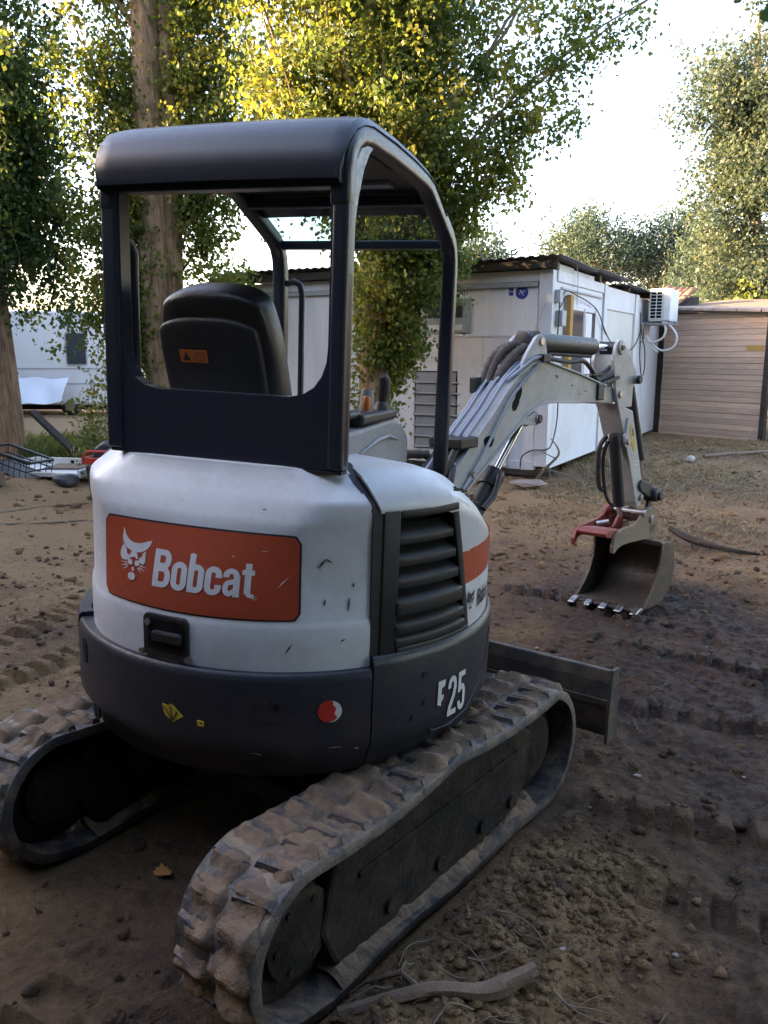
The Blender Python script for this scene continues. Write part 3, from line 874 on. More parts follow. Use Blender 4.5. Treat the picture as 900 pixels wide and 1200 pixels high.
# --- side covers with the louvred grille on the right
def ztop(th):
    t = abs(th)
    if t < 58: return 1.462
    k = min(1, (t - 58) / 52)
    return 1.462 - 0.30 * k ** 1.6
def thb(z): return 70.0 + (1.345 - z) * 20.0
def side_profile(th, z0):
    zt = ztop(th)
    up = [(R - .010, z) for R, z in [(0.766, z0), (0.767, z0 + .3 * (zt - .10 - z0)), (0.767, zt - 0.115), (0.762, zt - 0.09), (0.735, zt - 0.05), (0.695, zt - 0.018), (0.64, zt - 0.003 + .25 * (1.462 - zt)), (0.56, zt + .45 * (1.462 - zt)), (0.36, zt + .6 * (1.462 - zt))]]
    return up
mb = MB(); rows = []
for i in range(15):
    th = 46.8 + (70 - 46.8) * i / 14
    t2 = lambda z: th
    row = []
    for R, z in side_profile(th, min(1.345, ztop(th) - .125)):
        k = max(0, (z - 1.345)) / 0.117
        th2 = th - 3.8 * k * (1 - i / 14)
        row.append(cyl_pt(R, th2, z))
    rows.append(row)
mb.grid(rows)
rows = []
for i in range(23):
    row = []
    u = i / 22
    for j in range(12):
        z = 0.885 + (min(1.345, ztop(70 + 48 * u) - .13) - 0.885) * j / 11
        th = thb(z) + (118 - thb(z)) * u
        R = 0.757 - (0.004 if 1.045 < z < 1.175 else 0)
        row.append(cyl_pt(R, th, min(z, ztop(th) - .02)))
    thT = 70 + 48 * u
    for R, z in side_profile(thT, 1.345)[2:]:
        row.append(cyl_pt(R, thT, z))
    rows.append(row)
mb.grid(rows)
sc_ = mb.build('side_cover', 'white', EX, MU, radial=True, smooth=True, thick=0.010)
# left side cover, plain
mb = MB(); rows = []
for i in range(25):
    th = -63.6 - 54 * i / 24
    rows.append([cyl_pt(R - .040, th, z) for R, z in [(0.756, .87)] + side_profile(th, 0.95)])
mb.grid(rows); mb.build('side_cover', 'white', EX, MU, radial=True, smooth=True, thick=0.010)
# black strip between the covers, both sides
for sg in (1,):
    mb = MB(); rows = []
    for z, a, b, Rr in ((.89, 45.2, 48.4, .752), (1.335, 45.0, 48.4, .752), (1.37, 43.8, 47.2, .742), (1.42, 41.8, 45.4, .69), (1.452, 40.4, 43.8, .645), (1.468, 40.0, 43.6, .60), (1.470, 39.6, 43.4, .46)):
        rows.append([cyl_pt(Rr, sg * (a + (b - a) * i / 3), z) for i in range(4)])
    if sg < 0: rows = rows[::-1]
    mb.grid(rows); mb.build('cover_gasket', 'plastic', EX, MU, radial=True, smooth=True, thick=0.02)

gr = MB()
def gr_bar(th0, th1, z0, z1, R0, R1, n=12, tilt=0):
    rows = []
    for i in range(n + 1):
        a = th0(0) if callable(th0) else th0
        th = (th0 if not callable(th0) else th0((z0 + z1) / 2)) + ((th1 if not callable(th1) else th1((z0 + z1) / 2)) - (th0 if not callable(th0) else th0((z0 + z1) / 2))) * i / n
        rows.append([cyl_pt(R0, th, z0 + tilt), cyl_pt(R1, th, z0), cyl_pt(R1, th, z1), cyl_pt(R0, th, z1 + tilt)])
    m = MB(); m.grid(rows, closed=True); k = len(rows) - 1
    m.F.append((3, 2, 1, 0)); m.F.append((k * 4, k * 4 + 1, k * 4 + 2, k * 4 + 3))
    return m
# frame: left jamb, top, right jamb (slanted), foot
fr = MB()
def merge(a, b): a.add(b.V, b.F)
merge(fr, gr_bar(47.6, 52.0, .885, 1.343, .725, .758))
merge(fr, gr_bar(52.0, 71.5, 1.318, 1.343, .725, .758))
rows = []
for j in range(14):
    z = .885 + .43 * j / 13
    rows.append([cyl_pt(.725, thb(z) - 1.6, z), cyl_pt(.759, thb(z) - 1.6, z), cyl_pt(.761, thb(z) + .6, z), cyl_pt(.725, thb(z) + .6, z)])
fr.grid(rows, closed=True)
merge(fr, gr_bar(52.0, 79, .882, .905, .725, .764))
grille = fr.build('side_grille', 'plastic', EX, MU, smooth=True, bevel=.004)
for k, (z, hgt, Rr) in enumerate(((1.245, .026, .763), (1.176, .028, .765), (1.107, .030, .767), (1.030, .044, .774), (.962, .030, .774), (.918, .026, .774))):
    tb = thb(z) - 1.8
    m = gr_bar(51.6, tb, z - hgt / 2, z + hgt / 2, .705, Rr - .010, 14, .035)
    m.build('louvre', 'plastic', grille, MU, smooth=True, bevel=.004)
mb = MB(); mb.grid([[cyl_pt(.68, 47 + 34 * i / 12, z) for i in range(13)] for z in (.88, 1.35)])
mb.build('grille_inside', 'hollow', grille, MU)
# red band and lettering on the right flank
rows = []
for i in range(12):
    rows.append([cyl_pt(.7545, thb(z) + .9 + (117 - thb(z) - .9) * i / 11, z) for z in (1.052, 1.09, 1.13, 1.168)])
mb = MB(); mb.grid(rows); mb.build('side_decal', 'red', EX, MU, radial=True, smooth=True, thick=.0015, off=1)
text_on_arc('letter', 'Bobcat', 0.062, 85.2, 0.945, .758, 'decaldark', sc_, 0.03, 0.9, 0.0022)
catmark(80.3, .985, .045, .758, 'decaldark', sc_, .0022)
scu = []
for k in range(26):
    a = random.uniform(-1, 1); th = 75 + a * 7; z = 1.372 - .02 * a + random.uniform(-.006, .006) - .0006 * max(0, th - 72) * 6
    s = rad(th) * .763; l = random.uniform(.006, .022)
    q = [(s - l, z), (s, z - .003), (s + l, z - .004), (s, z + .0035)]
    rr0 = .7555
    f0, f1 = arc_plate(q, rr0, .0012); MB().prism(q, f0, f1).build('scuff', 'decaldark', sc_, MU)
# model number, its first letter partly worn off
text_on_arc('number', 'E25', 0.140, 64.6, 0.618, .7795, 'decalwhite', EX, 0.03, 0.80, 0.002)
rim = [(62.5, .575), (62.5, .60), (64, .59), (70, .585), (78, .60), (86, .66), (92, .74), (95, .83)]
MB().tube([cyl_pt(.778, a, z) for a, z in rim], .004, 6).build('pressed_rib', 'navy', EX, MU, smooth=True)
for th, z in ((60, .80), (57, .66), (60.5, .70)):
    p = Vector(cyl_pt(.774, th, z)); d = Vector((p.x, p.y, 0)).normalized()
    MB().cyl(p, p + d * .008, .012, 12).build('bolt', 'navy', EX, MU)

# deck under the canopy
poly = [(.60 * math.sin(a), -.60 * math.cos(a)) for a in np.linspace(-2.2, 2.2, 24)]
MB().prism(poly, lambda x, y: (x, y, 1.00), lambda x, y: (x * .7, y * .85, 1.25)).build('engine_deck', 'plastic', EX, MU)
poly = [(-.70, -.1), (.70, -.1), (.66, .45), (.30, .72), (-.30, .72), (-.66, .55)]
MB().prism(poly, lambda x, y: (x, y, .46), lambda x, y: (x, y, .86)).build('upper_frame', 'navy', EX, MU, bevel=.02)
poly = [(-.68, -.1), (.30, -.1), (.30, .60), (-.62, .60)]
MB().prism(poly, lambda x, y: (x, y, .862), lambda x, y: (x, y, .90)).build('floor_plate', 'plastic', EX, MU)

# --- canopy
XL, XR, YB = -.384, .428, -.56
def tubeframe(pts, w, name, mat='frameblack', r=.03):
    m = MB(); m.tube(pts, r, 14); return m.build(name, mat, EX, MU, smooth=True)
# rear panel with the big rounded opening: outer ring minus window
outer_ = [(XL, 1.455), (XR + .012, 1.455), (XR + .012, 2.30), (XL, 2.30)]
w0, w1, zb, zt_ = XL + .060, XR - .044, 1.668, 2.272
inn = [(w0, zb + .15), (w0 + .004, zb + .105), (w0 + .018, zb + .065), (w0 + .042, zb + .032), (w0 + .078, zb + .010), (w0 + .125, zb)]
inn += [(w1 - .125, zb), (w1 - .078, zb + .010), (w1 - .042, zb + .032), (w1 - .018, zb + .065), (w1 - .004, zb + .105), (w1, zb + .15)]
def ringplate(x0, x1, z0, z1, inner, y0, y1):
    """plate with a hole: strips from the outline to the hole"""
    m = MB(); n = len(inner)
    def edge(p):
        return p
    out = []
    cx = sum(p[0] for p in inner) / n; cz = sum(p[1] for p in inner) / n
    for x, z in inner:
        dx, dz = x - cx, z - cz; k = 1e9
        if dx > 1e-9: k = min(k, (x1 - cx) / dx)
        if dx < -1e-9: k = min(k, (x0 - cx) / dx)
        if dz > 1e-9: k = min(k, (z1 - cz) / dz)
        if dz < -1e-9: k = min(k, (z0 - cz) / dz)
        out.append((cx + dx * k, cz + dz * k))
    # pull the rays that pass a corner onto it
    for c in ((x0, z0), (x1, z0), (x1, z1), (x0, z1)):
        j = min(range(n), key=lambda i: (out[i][0] - c[0]) ** 2 + (out[i][1] - c[1]) ** 2); out[j] = c
    rows = [[(x, y0, z) for x, z in inner], [(x, y0, z) for x, z in out], [(x, y1, z) for x, z in out], [(x, y1, z) for x, z in inner], [(x, y0, z) for x, z in inner]]
    m.grid(rows, closed=True)
    return m
full = inn + [(w1, 2.0), (w1, zt_), ((w0 + w1) / 2, zt_), (w0, zt_), (w0, 2.0)]
ringplate(XL, XR + .01, 1.458, 2.30, full, YB, YB + .05).build('rear_panel', 'frameblack', EX, MU, bevel=.004)
MB().box(.10, XR + .008, YB - .002, YB + .04, 1.448, 1.4575).build('panel_foot', 'plastic', EX, MU)
MB().box(w1 + .006, XR + .010, YB - .010, YB + .05, 1.46, 2.27).build('rear_post', 'frameblack', EX, MU, bevel=.012, seg=3)
MB().box(XL - .006, w0 - .008, YB - .010, YB + .05, 1.47, 2.27).build('rear_post', 'frameblack', EX, MU, bevel=.012, seg=3)
# roof sheet: side profile (y, z) from the rear lip over the top to the front
rprof = [(-.572, 2.268), (-.574, 2.30), (-.569, 2.338), (-.550, 2.375), (-.515, 2.410), (-.465, 2.431), (-.40, 2.442), (-.2, 2.442), (.0, 2.432), (.16, 2.416), (.24, 2.399), (.30, 2.370), (.40, 2.318)]
mb = MB(); xs_ = [XL + .004, XL + .010, XL + .05] + list(np.linspace(XL + .1, XR - .09, 9)) + [XR - .045, XR - .010, XR - .004]
rows = [[(x, y, z - (.010 if k in (0, len(xs_) - 1) else 0) + .006 * math.sin(math.pi * k / (len(xs_) - 1))) for k, x in enumerate(xs_)] for y, z in rprof]
mb.grid(rows[::-1]); mb.build('roof', 'frameblack', EX, MU, smooth=True, thick=.022)
MB().box(XL, XR, YB - .008, YB + .045, 2.252, 2.277).build('rear_header', 'frameblack', EX, MU, bevel=.004)
# side hoops: square-section tube following the side of the roof and down to the front
hoop = [(-.545, 2.20), (-.545, 2.29), (-.53, 2.345), (-.50, 2.385), (-.455, 2.41), (-.39, 2.420), (-.2, 2.420), (.0, 2.412), (.15, 2.404), (.21, 2.394), (.255, 2.374), (.40, 2.310), (.515, 2.258), (.558, 2.226), (.582, 2.18), (.592, 2.12), (.594, 2.03), (.594, 1.29)]
hw = .029
for xx, nm in ((XR - .018, 'side_hoop'), (XL + .022, 'side_hoop')):
    m = MB(); rows = []
    for i, (y, z) in enumerate(hoop):
        if i == 0: d = Vector((0, 1, 0))
        a = hoop[max(0, i - 1)]; b = hoop[min(len(hoop) - 1, i + 1)]
        d = Vector((b[0] - a[0], b[1] - a[1])).normalized(); nn = Vector((-d.y, d.x))
        rows.append([(xx - hw, y + nn.x * hw, z + nn.y * hw), (xx + hw, y + nn.x * hw, z + nn.y * hw), (xx + hw, y - nn.x * hw, z - nn.y * hw), (xx - hw, y - nn.x * hw, z - nn.y * hw)])
    m.grid(rows, closed=True); m.F.append((3, 2, 1, 0)); k = (len(rows) - 1) * 4; m.F.append((k, k + 1, k + 2, k + 3))
    m.build(nm, 'frameblack', EX, MU, smooth=True, bevel=.014, seg=3)
# gusset in the rear upper corner, painted grey to mimic sky reflected in black metal
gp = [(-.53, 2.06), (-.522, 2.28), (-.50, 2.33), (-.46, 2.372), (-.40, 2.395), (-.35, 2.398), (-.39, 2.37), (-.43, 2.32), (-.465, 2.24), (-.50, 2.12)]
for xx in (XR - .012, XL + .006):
    MB().prism(gp, lambda y, z: (xx, y, z), lambda y, z: (xx + .012, y, z)).build('gusset', 'skysheen', EX, MU, bevel=.003)
MB().box(XL + .04, XR - .03, .545, .59, 2.215, 2.25).build('front_crossbar', 'frameblack', EX, MU, bevel=.006)
MB().box(XL + .04, XR - .03, .255, .29, 2.335, 2.372).build('roof_crossbar', 'frameblack', EX, MU, bevel=.006)
mb = MB(); mb.add([(XL + .03, .565, 2.24), (XR - .03, .565, 2.24), (XR - .03, .285, 2.372), (XL + .03, .285, 2.372)], [(0, 1, 2, 3)])
mb.build('visor_pane', 'pane', EX, MU)
MB().box(XL + .03, XR - .04, -.50, .25, 2.385, 2.398).build('roof_lining', 'plastic', EX, MU)
MB().box(.10, .32, .06, .13, 2.372, 2.384).build('roof_label', 'greyplastic', EX, MU)
tubeframe([(-.36, .60, 1.1), (-.36, .60, 2.03), (-.345, .60, 2.07), (-.30, .60, 2.085), (-.27, .60, 2.07), (-.26, .60, 2.03), (-.26, .60, 1.3)], .02, 'grab_rail', r=.014)
tubeframe([(XL - .012, -.40, 1.48), (XL - .012, -.40, 2.09), (XL - .012, -.42, 2.12), (XL - .012, -.47, 2.135)], .02, 'grab_rail', r=.017)

# --- seat
lean = math.atan2(.17, .5)
MS = MU @ Matrix.Translation((-.115, -.19, 1.50)) @ Matrix.Rotation(lean, 4, 'X')
def cushion(w, h, d, taper=.8, n=10, m=14, puff=.25):
    """rounded pad: x across, y depth, z height"""
    mb = MB(); rows = []
    for j in range(m + 1):
        v = j / m; z = h * v
        wd = w * (1 - (1 - taper) * max(0, (v - .55) / .45) ** 2)
        e = min(v, 1 - v); k = 1 if e > .08 else math.sin(math.pi / 2 * (e / .08)) * .5 + .5
        dd = d * (.55 + .45 * k) if v > .5 else d
        rows.append([(wd / 2 * k * math.copysign(abs(math.cos(a)) ** .45, math.cos(a)), dd / 2 * math.copysign(abs(math.sin(a)) ** .55, math.sin(a)), z) for a in np.linspace(0, 2 * math.pi, 25)[:-1]])
    mb.grid(rows, closed=True); mb.F.append(tuple(range(24))[::-1]); mb.F.append(tuple(m * 24 + i for i in range(24)))
    return mb
def soft(o):
    o.data.polygons.foreach_set('use_smooth', [True] * len(o.data.polygons))
    s = o.modifiers.new('sub', 'SUBSURF'); s.levels = s.render_levels = 2
    return o
seat = soft(cushion(.43, .53, .15, .80).build('seat_back', 'seatvinyl', EX, MS))
MSh = MS @ Matrix.Translation((-.012, -.062, .02))
soft(cushion(.385, .425, .06, .93).build('seat_shell', 'plastic', seat, MSh))
ML_ = MS @ Matrix.Translation((-.065, -.0945, .315))
lab = MB().box(-.052, .052, -.0015, .0015, -.021, .021).build('warning_label', 'orange', seat, ML_)
mb = MB(); mb.add([(-.042, -.0022, -.014), (-.012, -.0022, -.014), (-.027, -.0022, .016)], [(0, 1, 2)]); mb.build('warning_sign', 'decaldark', seat, ML_)
mb = MB()
for q in Stroke().line(rrect(.008, .040, -.012, .012, .004), .0022, True).line([(.012, .0), (.022, .006), (.036, -.002)], .0022).quads:
    mb.add([(p.x, -.0022, p.y) for p in q], [(0, 1, 2, 3)])
mb.build('warning_sign', 'decaldark', seat, ML_)
MB().box(-.33, .10, -.16, .25, 1.12, 1.30).build('seat_cushion', 'seatvinyl', EX, MU, bevel=.04, seg=3)
MB().box(-.30, .07, -.14, .22, .90, 1.12).build('seat_base', 'plastic', EX, MU, bevel=.01)
m = MB()
for k in range(6): m.tube([(-.29 + .01 * math.sin(k), -.22, 1.45 + .02 * k), (-.275, -.22, 1.455 + .02 * k)], .02, 10)
m.build('suspension_boot', 'plastic', EX, MU)

# --- right console with levers
cp = [(-.30, 1.30), (-.30, 1.515), (-.27, 1.535), (.02, 1.545), (.16, 1.553), (.25, 1.545), (.33, 1.515), (.39, 1.475), (.405, 1.44), (.405, 1.30)]
MB().prism(cp, lambda y, z: (.17, y, z), lambda y, z: (.325, y, z)).build('console', 'greyplastic', EX, MU, bevel=.014, seg=3)
mb = MB(); mb.tube([(.328, -.14, 1.455), (.329, .02, 1.487), (.329, .14, 1.492), (.328, .26, 1.468)], [.004, .009, .009, .004], 8)
mb.build('console_rib', 'greyplastic', EX, MU, smooth=True)
MB().box(.20, .33, -.12, .24, 1.552, 1.588).build('lever_tray', 'plastic', EX, MU, bevel=.010)
MB().box(.22, .31, -.20, -.09, 1.575, 1.600).build('lever_knob', 'plastic', EX, MU, bevel=.010)
m = MB(); m.tube([(.29, .16, 1.57), (.29, .165, 1.60), (.29, .17, 1.615), (.292, .175, 1.66), (.294, .172, 1.70), (.292, .16, 1.715)], [.032, .028, .018, .024, .024, .014], 12)
m.build('joystick', 'plastic', EX, MU, smooth=True)
m = MB(); m.tube([(.27, .05, 1.58), (.272, .055, 1.63), (.272, .058, 1.665)], [.024, .026, .022], 12)
m.build('armrest', 'greyplastic', EX, MU, smooth=True)
m = MB(); m.tube([(.30, -.02, 1.57), (.30, -.02, 1.60)], .005, 8); m.build('lever_rod', 'steel', EX, MU)
m = MB(); m.tube([(.30, -.02, 1.595), (.30, -.02, 1.61), (.30, -.02, 1.64), (.30, -.02, 1.648)], [.010, .014, .014, .008], 10); m.build('lever_grip', 'orange', EX, MU, smooth=True)

# --- undercarriage
def track_path():
    P = []
    for a in np.linspace(-.86, .36, 26): P.append((a, .004 + .012 * math.sin(a * 9)))
    for t in np.linspace(-86, 72, 16): P.append((.425 + .243 * math.cos(rad(t)), .238 + .236 * math.sin(rad(t))))
    for u in np.linspace(0, 1, 14)[1:-1]: P.append((.50 + (-.22 - .50) * u, .462 + .028 * u ** 1.5 - .02 * math.sin(math.pi * u)))
    for u in np.linspace(0, 1, 14)[:-1]: P.append((-.22 + (-.90 + .22) * u, .490 - .028 * u - .024 * math.sin(math.pi * u)))
    for t in np.linspace(97, 268, 17): P.append((-.92 + .236 * math.cos(rad(t)), .236 + .232 * math.sin(rad(t))))
    P = np.array(P + [P[0]])
    d = np.r_[0, np.cumsum(np.hypot(*np.diff(P, axis=0).T))]
    n = 132
    s = np.linspace(0, d[-1], n + 1)[:-1]
    return np.stack([np.interp(s, d, P[:, 0]), np.interp(s, d, P[:, 1])], -1), d[-1]
TP, TL = track_path()
def tnormal(i):
    n = len(TP); d = TP[(i + 1) % n] - TP[i - 1]; d = d / np.hypot(*d)
    return d, np.array([d[1], -d[0]])     # tangent, outward
LUG = MB().box(-.070, .070, -.019, .019, -.004, .020).mesh('tread_lug')
for v in LUG.vertices:                    # tapered lug
    if v.co.z > 0: v.co.x *= .82; v.co.y *= .55; v.co.z *= .9
LUG.materials.append(M['trackrubber'])
def make_track(rc, seed, inner_sign):
    n = len(TP); rows = []
    for i in range(n):
        t, o = tnormal(i); a, z = TP[i]
        a2, z2 = a - o[0] * .028, z - o[1] * .028
        rows.append([(rc - .15, a, z), (rc - .146, a + o[0] * .006, z + o[1] * .006), (rc + .146, a + o[0] * .006, z + o[1] * .006), (rc + .15, a, z), (rc + .15, a2, z2), (rc - .15, a2, z2)])
    rows.append(rows[0])
    belt = MB().grid(rows, closed=True).build('rubber_track', 'trackrubber', EX, MT, smooth=True)
    # guide ridge inside and lugs outside, two staggered rows
    for k in range(44):
        for side in (-1, 1):
            i = int(round((k + (.25 if side > 0 else -.25)) * n / 44)) % n
            t, o = tnormal(i); a, z = TP[i]
            Ml = Matrix(((1, 0, 0, rc + side * .073), (0, t[0], o[0], a + o[0] * .004), (0, t[1], o[1], z + o[1] * .004), (0, 0, 0, 1)))
            if Ml.determinant() < 0:
                Ml = Ml @ Matrix.Scale(-1, 4, (0, 1, 0))
            link('tread_lug', LUG, None, belt, MT @ Ml @ Matrix.Rotation(rad(8 * side), 4, 'Z'))
    # earth caked on the belt
    m = MB(); rows = []; nn = 190; mm = 26
    ii = np.linspace(44 * n / 132, 126 * n / 132, nn)
    for q in ii:
        i0 = int(q) % n; f = q - int(q)
        p = TP[i0] * (1 - f) + TP[(i0 + 1) % n] * f
        _, o = tnormal(i0)
        r = np.linspace(-.147, .147, mm)
        u = np.full(mm, q * TL / n)
        lug = .5 + .5 * np.cos(2 * math.pi * (q * 44 / n - .25 * np.sign(r)))
        hgt = .001 + .025 * lug ** 1.3 + .040 * fbm(r * 9 + seed, u * 9, seed, 3, .5) + .016 * fbm(r * 34, u * 34, seed + 4, 3, .6)
        hgt = hgt - .03 * np.clip((np.abs(r) - .122) / .025, 0, 1) - .018 * np.exp(-(r / .014) ** 2)
        rows.append([(rc + r[j], p[0] + o[0] * (.006 + hgt[j]), p[1] + o[1] * (.006 + hgt[j])) for j in range(mm)])
    m.grid(rows[::-1]).build('caked_earth', 'trackdirt', belt, MT, smooth=True)
    # frame, wheels
    s = 1 if rc > 0 else -1
    fp = [(-.80, .06), (-.86, .20), (-.80, .385), (-.40, .430), (.10, .418), (.26, .40), (.36, .34), (.33, .14), (.22, .06), (-.10, .040), (-.66, .035)]
    fm = MB().prism(fp, lambda a, z: (rc - .105, a, z), lambda a, z: (rc + .105, a, z)).build('track_frame', 'undercarriage', EX, MT, bevel=.015)
    for sg in (-1, 1):              # stiffening rib, bolts and clean-out hole on the frame's side
        MB().bar((rc + sg * .108, -.70, .30), (rc + sg * .108, .25, .30), .012, .022).build('frame_rib', 'undercarriage', fm, MT, bevel=.003)
        for a_ in (-.55, -.28, -.01, .20):
            MB().cyl((rc + sg * .104, a_, .115), (rc + sg * .120, a_, .115), .026, 12).build('roller_bolt', 'undercarriage', fm, MT, bevel=.003)
    for (a, z, R_, nm) in ((-.92, .236, .198, 'sprocket'), (.425, .238, .20, 'idler')):
        wm = MB()
        wm.tube([(rc - .05, a, z), (rc + .05, a, z)], R_, 28)
        w = wm.build(nm, 'undercarriage', EX, MT, smooth=True, bevel=.008)
        for sg in (-1, 1):
            h = MB().tube([(rc + sg * .045, a, z), (rc + sg * .085, a, z), (rc + sg * .10, a, z)], [.13, .125, .06], 24).build('hub', 'undercarriage', w, MT, smooth=True)
            if nm == 'sprocket':
                for q in range(6):
                    an = rad(60 * q); MB().cyl((rc + sg * .086, a + .095 * math.cos(an), z + .095 * math.sin(an)), (rc + sg * .096, a + .095 * math.cos(an), z + .095 * math.sin(an)), .012, 8).build('bolt', 'undercarriage', w, MT)
    for a in (-.55, -.28, -.01, .22):
        MB().tube([(rc - .10, a, .075), (rc - .055, a, .085), (rc + .055, a, .085), (rc + .10, a, .075)], [.045, .055, .055, .045], 16).build('roller', 'undercarriage', EX, MT, smooth=True)
    MB().tube([(rc - .05, -.22, .42), (rc + .05, -.22, .42)], .04, 14).build('carrier_roller', 'undercarriage', EX, MT, smooth=True)
    # soil lying on the inside of the lower run
    m = MB(); rows = []
    for j in range(60):
        a = -.82 + 1.18 * j / 59; rr = np.linspace(-.14, .148, 14); aa = np.full(14, a)
        hh = .020 + .13 * np.maximum(0, .30 + fbm(rr * 9 + seed, aa * 8, seed + 9, 4, .7)) * np.clip((.155 - np.abs(rr)) / .06, 0, 1)
        rows.append([(rc + rr[k], a, hh[k]) for k in range(14)])
    m.grid(rows).build('soil_in_track', 'trackdirt', belt, MT)
make_track(.60, 5, -1)
make_track(-.60, 25, 1)
fpv = [(-.46, -.62, .30), (.46, -.62, .30)]
MB().box(-.46, .46, -.42, .22, .22, .40).build('car_body', 'undercarriage', EX, MT, bevel=.03)
MB().cyl((-.135, -.09, .38), (-.135, -.09, .47), .34, 32).build('slew_ring', 'undercarriage', EX, MT)
for sx in (-1, 1):
    for ya, yb in ((-.62, -.35), (.30, .12)):
        MB().bar((sx * .53, ya, .26), (sx * .25, yb, .32), .10, .16).build('leg_beam', 'undercarriage', EX, MT, bevel=.012)
# dozer blade
bp = [(1.005, .075), (1.035, .070), (1.052, .10), (1.018, .20), (1.012, .28), (1.03, .36), (1.045, .385), (1.00, .395), (.985, .34), (.975, .22), (.99, .12)]
bl = MB().prism(bp, lambda y, z: (-.765, y, z), lambda y, z: (.765, y, z)).build('dozer_blade', 'blade', EX, MT, bevel=.006)
for sx in (-1, 1):
    MB().prism([(.95, .065), (1.06, .062), (1.07, .15), (1.04, .26), (1.055, .40), (.985, .405), (.96, .25)], lambda y, z: (sx * .768 - .008, y, z), lambda y, z: (sx * .768 + .008, y, z)).build('blade_end_plate', 'blade', bl, MT, bevel=.003)
    MB().bar((sx * .27, .10, .25), (sx * .30, .99, .22), .07, .11).build('blade_arm', 'blade', EX, MT, bevel=.01)
MB().box(-.765, .765, .966, .978, .235, .262).build('blade_rib', 'blade', bl, MT)
MB().tube([(0, .15, .38), (0, .55, .36)], .045, 14).build('blade_cylinder', 'plastic', EX, MT, smooth=True)
MB().tube([(0, .55, .36), (0, .97, .33)], .022, 12).build('blade_cylinder_rod', 'chrome', EX, MT, smooth=True)
# earth lying on the blade
rows = []
for i in range(40):
    x = -.6 + 1.1 * i / 39; yy = np.linspace(.80, .985, 8)
    hh = .16 + .10 * (yy - .80) / .18 + .09 * fbm(np.full(8, x * 5), yy * 6, 3, 3)
    rows.append([(x, yy[k], hh[k]) for k in range(8)])
MB().grid(rows).build('earth_on_blade', 'trackdirt', EX, MT)

# --- boom (x = offset to the right of its plane, y = reach, z = height)
def P3(o): return lambda s, z: (o, s, z)
boomp = [(-2.36, .92), (-2.10, 1.135), (-1.861, 1.329), (-1.67, 1.47), (-1.542, 1.583), (-1.423, 1.667), (-1.298, 1.722), (-1.182, 1.742), (-1.113, 1.735), (-.716, 1.660), (-.478, 1.606), (-.34, 1.578),
         (-.33, 1.476), (-.699, 1.487), (-1.042, 1.505), (-1.12, 1.503), (-1.20, 1.492), (-1.313, 1.452), (-1.438, 1.378), (-1.659, 1.245), (-1.834, 1.143), (-2.10, .97), (-2.28, .83)]
boom = MB().prism(boomp, P3(-.082), P3(.082)).build('boom', 'boomwhite', EX, MBM, bevel=.006)
# welded flanges, a little wider than the box
low = boomp[12:]
def strip(pts, x0, x1, t, sgn):
    out = []
    for i, p in enumerate(pts):
        a = pts[max(0, i - 1)]; b = pts[min(len(pts) - 1, i + 1)]; d = Vector((b[0] - a[0], b[1] - a[1])).normalized()
        out.append((p[0] - d.y * t * sgn, p[1] + d.x * t * sgn))
    poly = list(pts) + out[::-1]
    return MB().prism(poly, P3(x0), P3(x1))
strip(low[1:], -.094, .094, .012, -1).build('lower_flange', 'boomwhite', boom, MBM, bevel=.003)
strip(boomp[1:12], -.094, .094, .011, 1).build('upper_flange', 'boomwhite', boom, MBM, bevel=.003)
tip = [(-.46, 1.60), (-.34, 1.583), (-.10, 1.562), (-.065, 1.53), (-.07, 1.495), (-.11, 1.47), (-.34, 1.466), (-.46, 1.482)]
MB().prism(tip, P3(-.052), P3(.052)).build('boom_tip', 'boomwhite', boom, MBM, bevel=.006)
for x0, x1 in ((.060, .082), (-.082, -.060)):
    ear = [(-1.42, 1.66), (-1.373, 1.742), (-1.335, 1.787), (-1.245, 1.872), (-1.215, 1.886), (-1.185, 1.890), (-1.158, 1.880), (-1.138, 1.858), (-1.12, 1.80), (-1.10, 1.70)]
    e = MB().prism(ear, P3(x0 + .001), P3(x1 + .001)).build('cylinder_ear', 'boomwhite', boom, MBM, bevel=.004)
    ear2 = [(-1.46, 1.37), (-1.36, 1.425), (-1.28, 1.455), (-1.215, 1.465), (-1.182, 1.455), (-1.168, 1.43), (-1.178, 1.402), (-1.205, 1.388), (-1.27, 1.392), (-1.38, 1.40)]
    MB().prism(ear2, P3(x0 - .002), P3(x1 + .006)).build('cylinder_ear', 'boomwhite', boom, MBM, bevel=.004)
    tipc = [(-.345, 1.58), (-.10, 1.566), (-.062, 1.53), (-.068, 1.492), (-.11, 1.466), (-.345, 1.462)]
for s_, z_, r_, w_ in ((-1.19, 1.85, .022, .094), (-1.207, 1.425, .030, .100), (-.115, 1.520, .024, .094)):
    MB().cyl((-w_, s_, z_), (w_, s_, z_), r_, 16).build('pin', 'steel', boom, MBM, bevel=.003)
MB().cyl((.092, -1.207, 1.425), (.108, -1.207, 1.425), .024, 14).build('pin_cap', 'plastic', boom, MBM, bevel=.004)
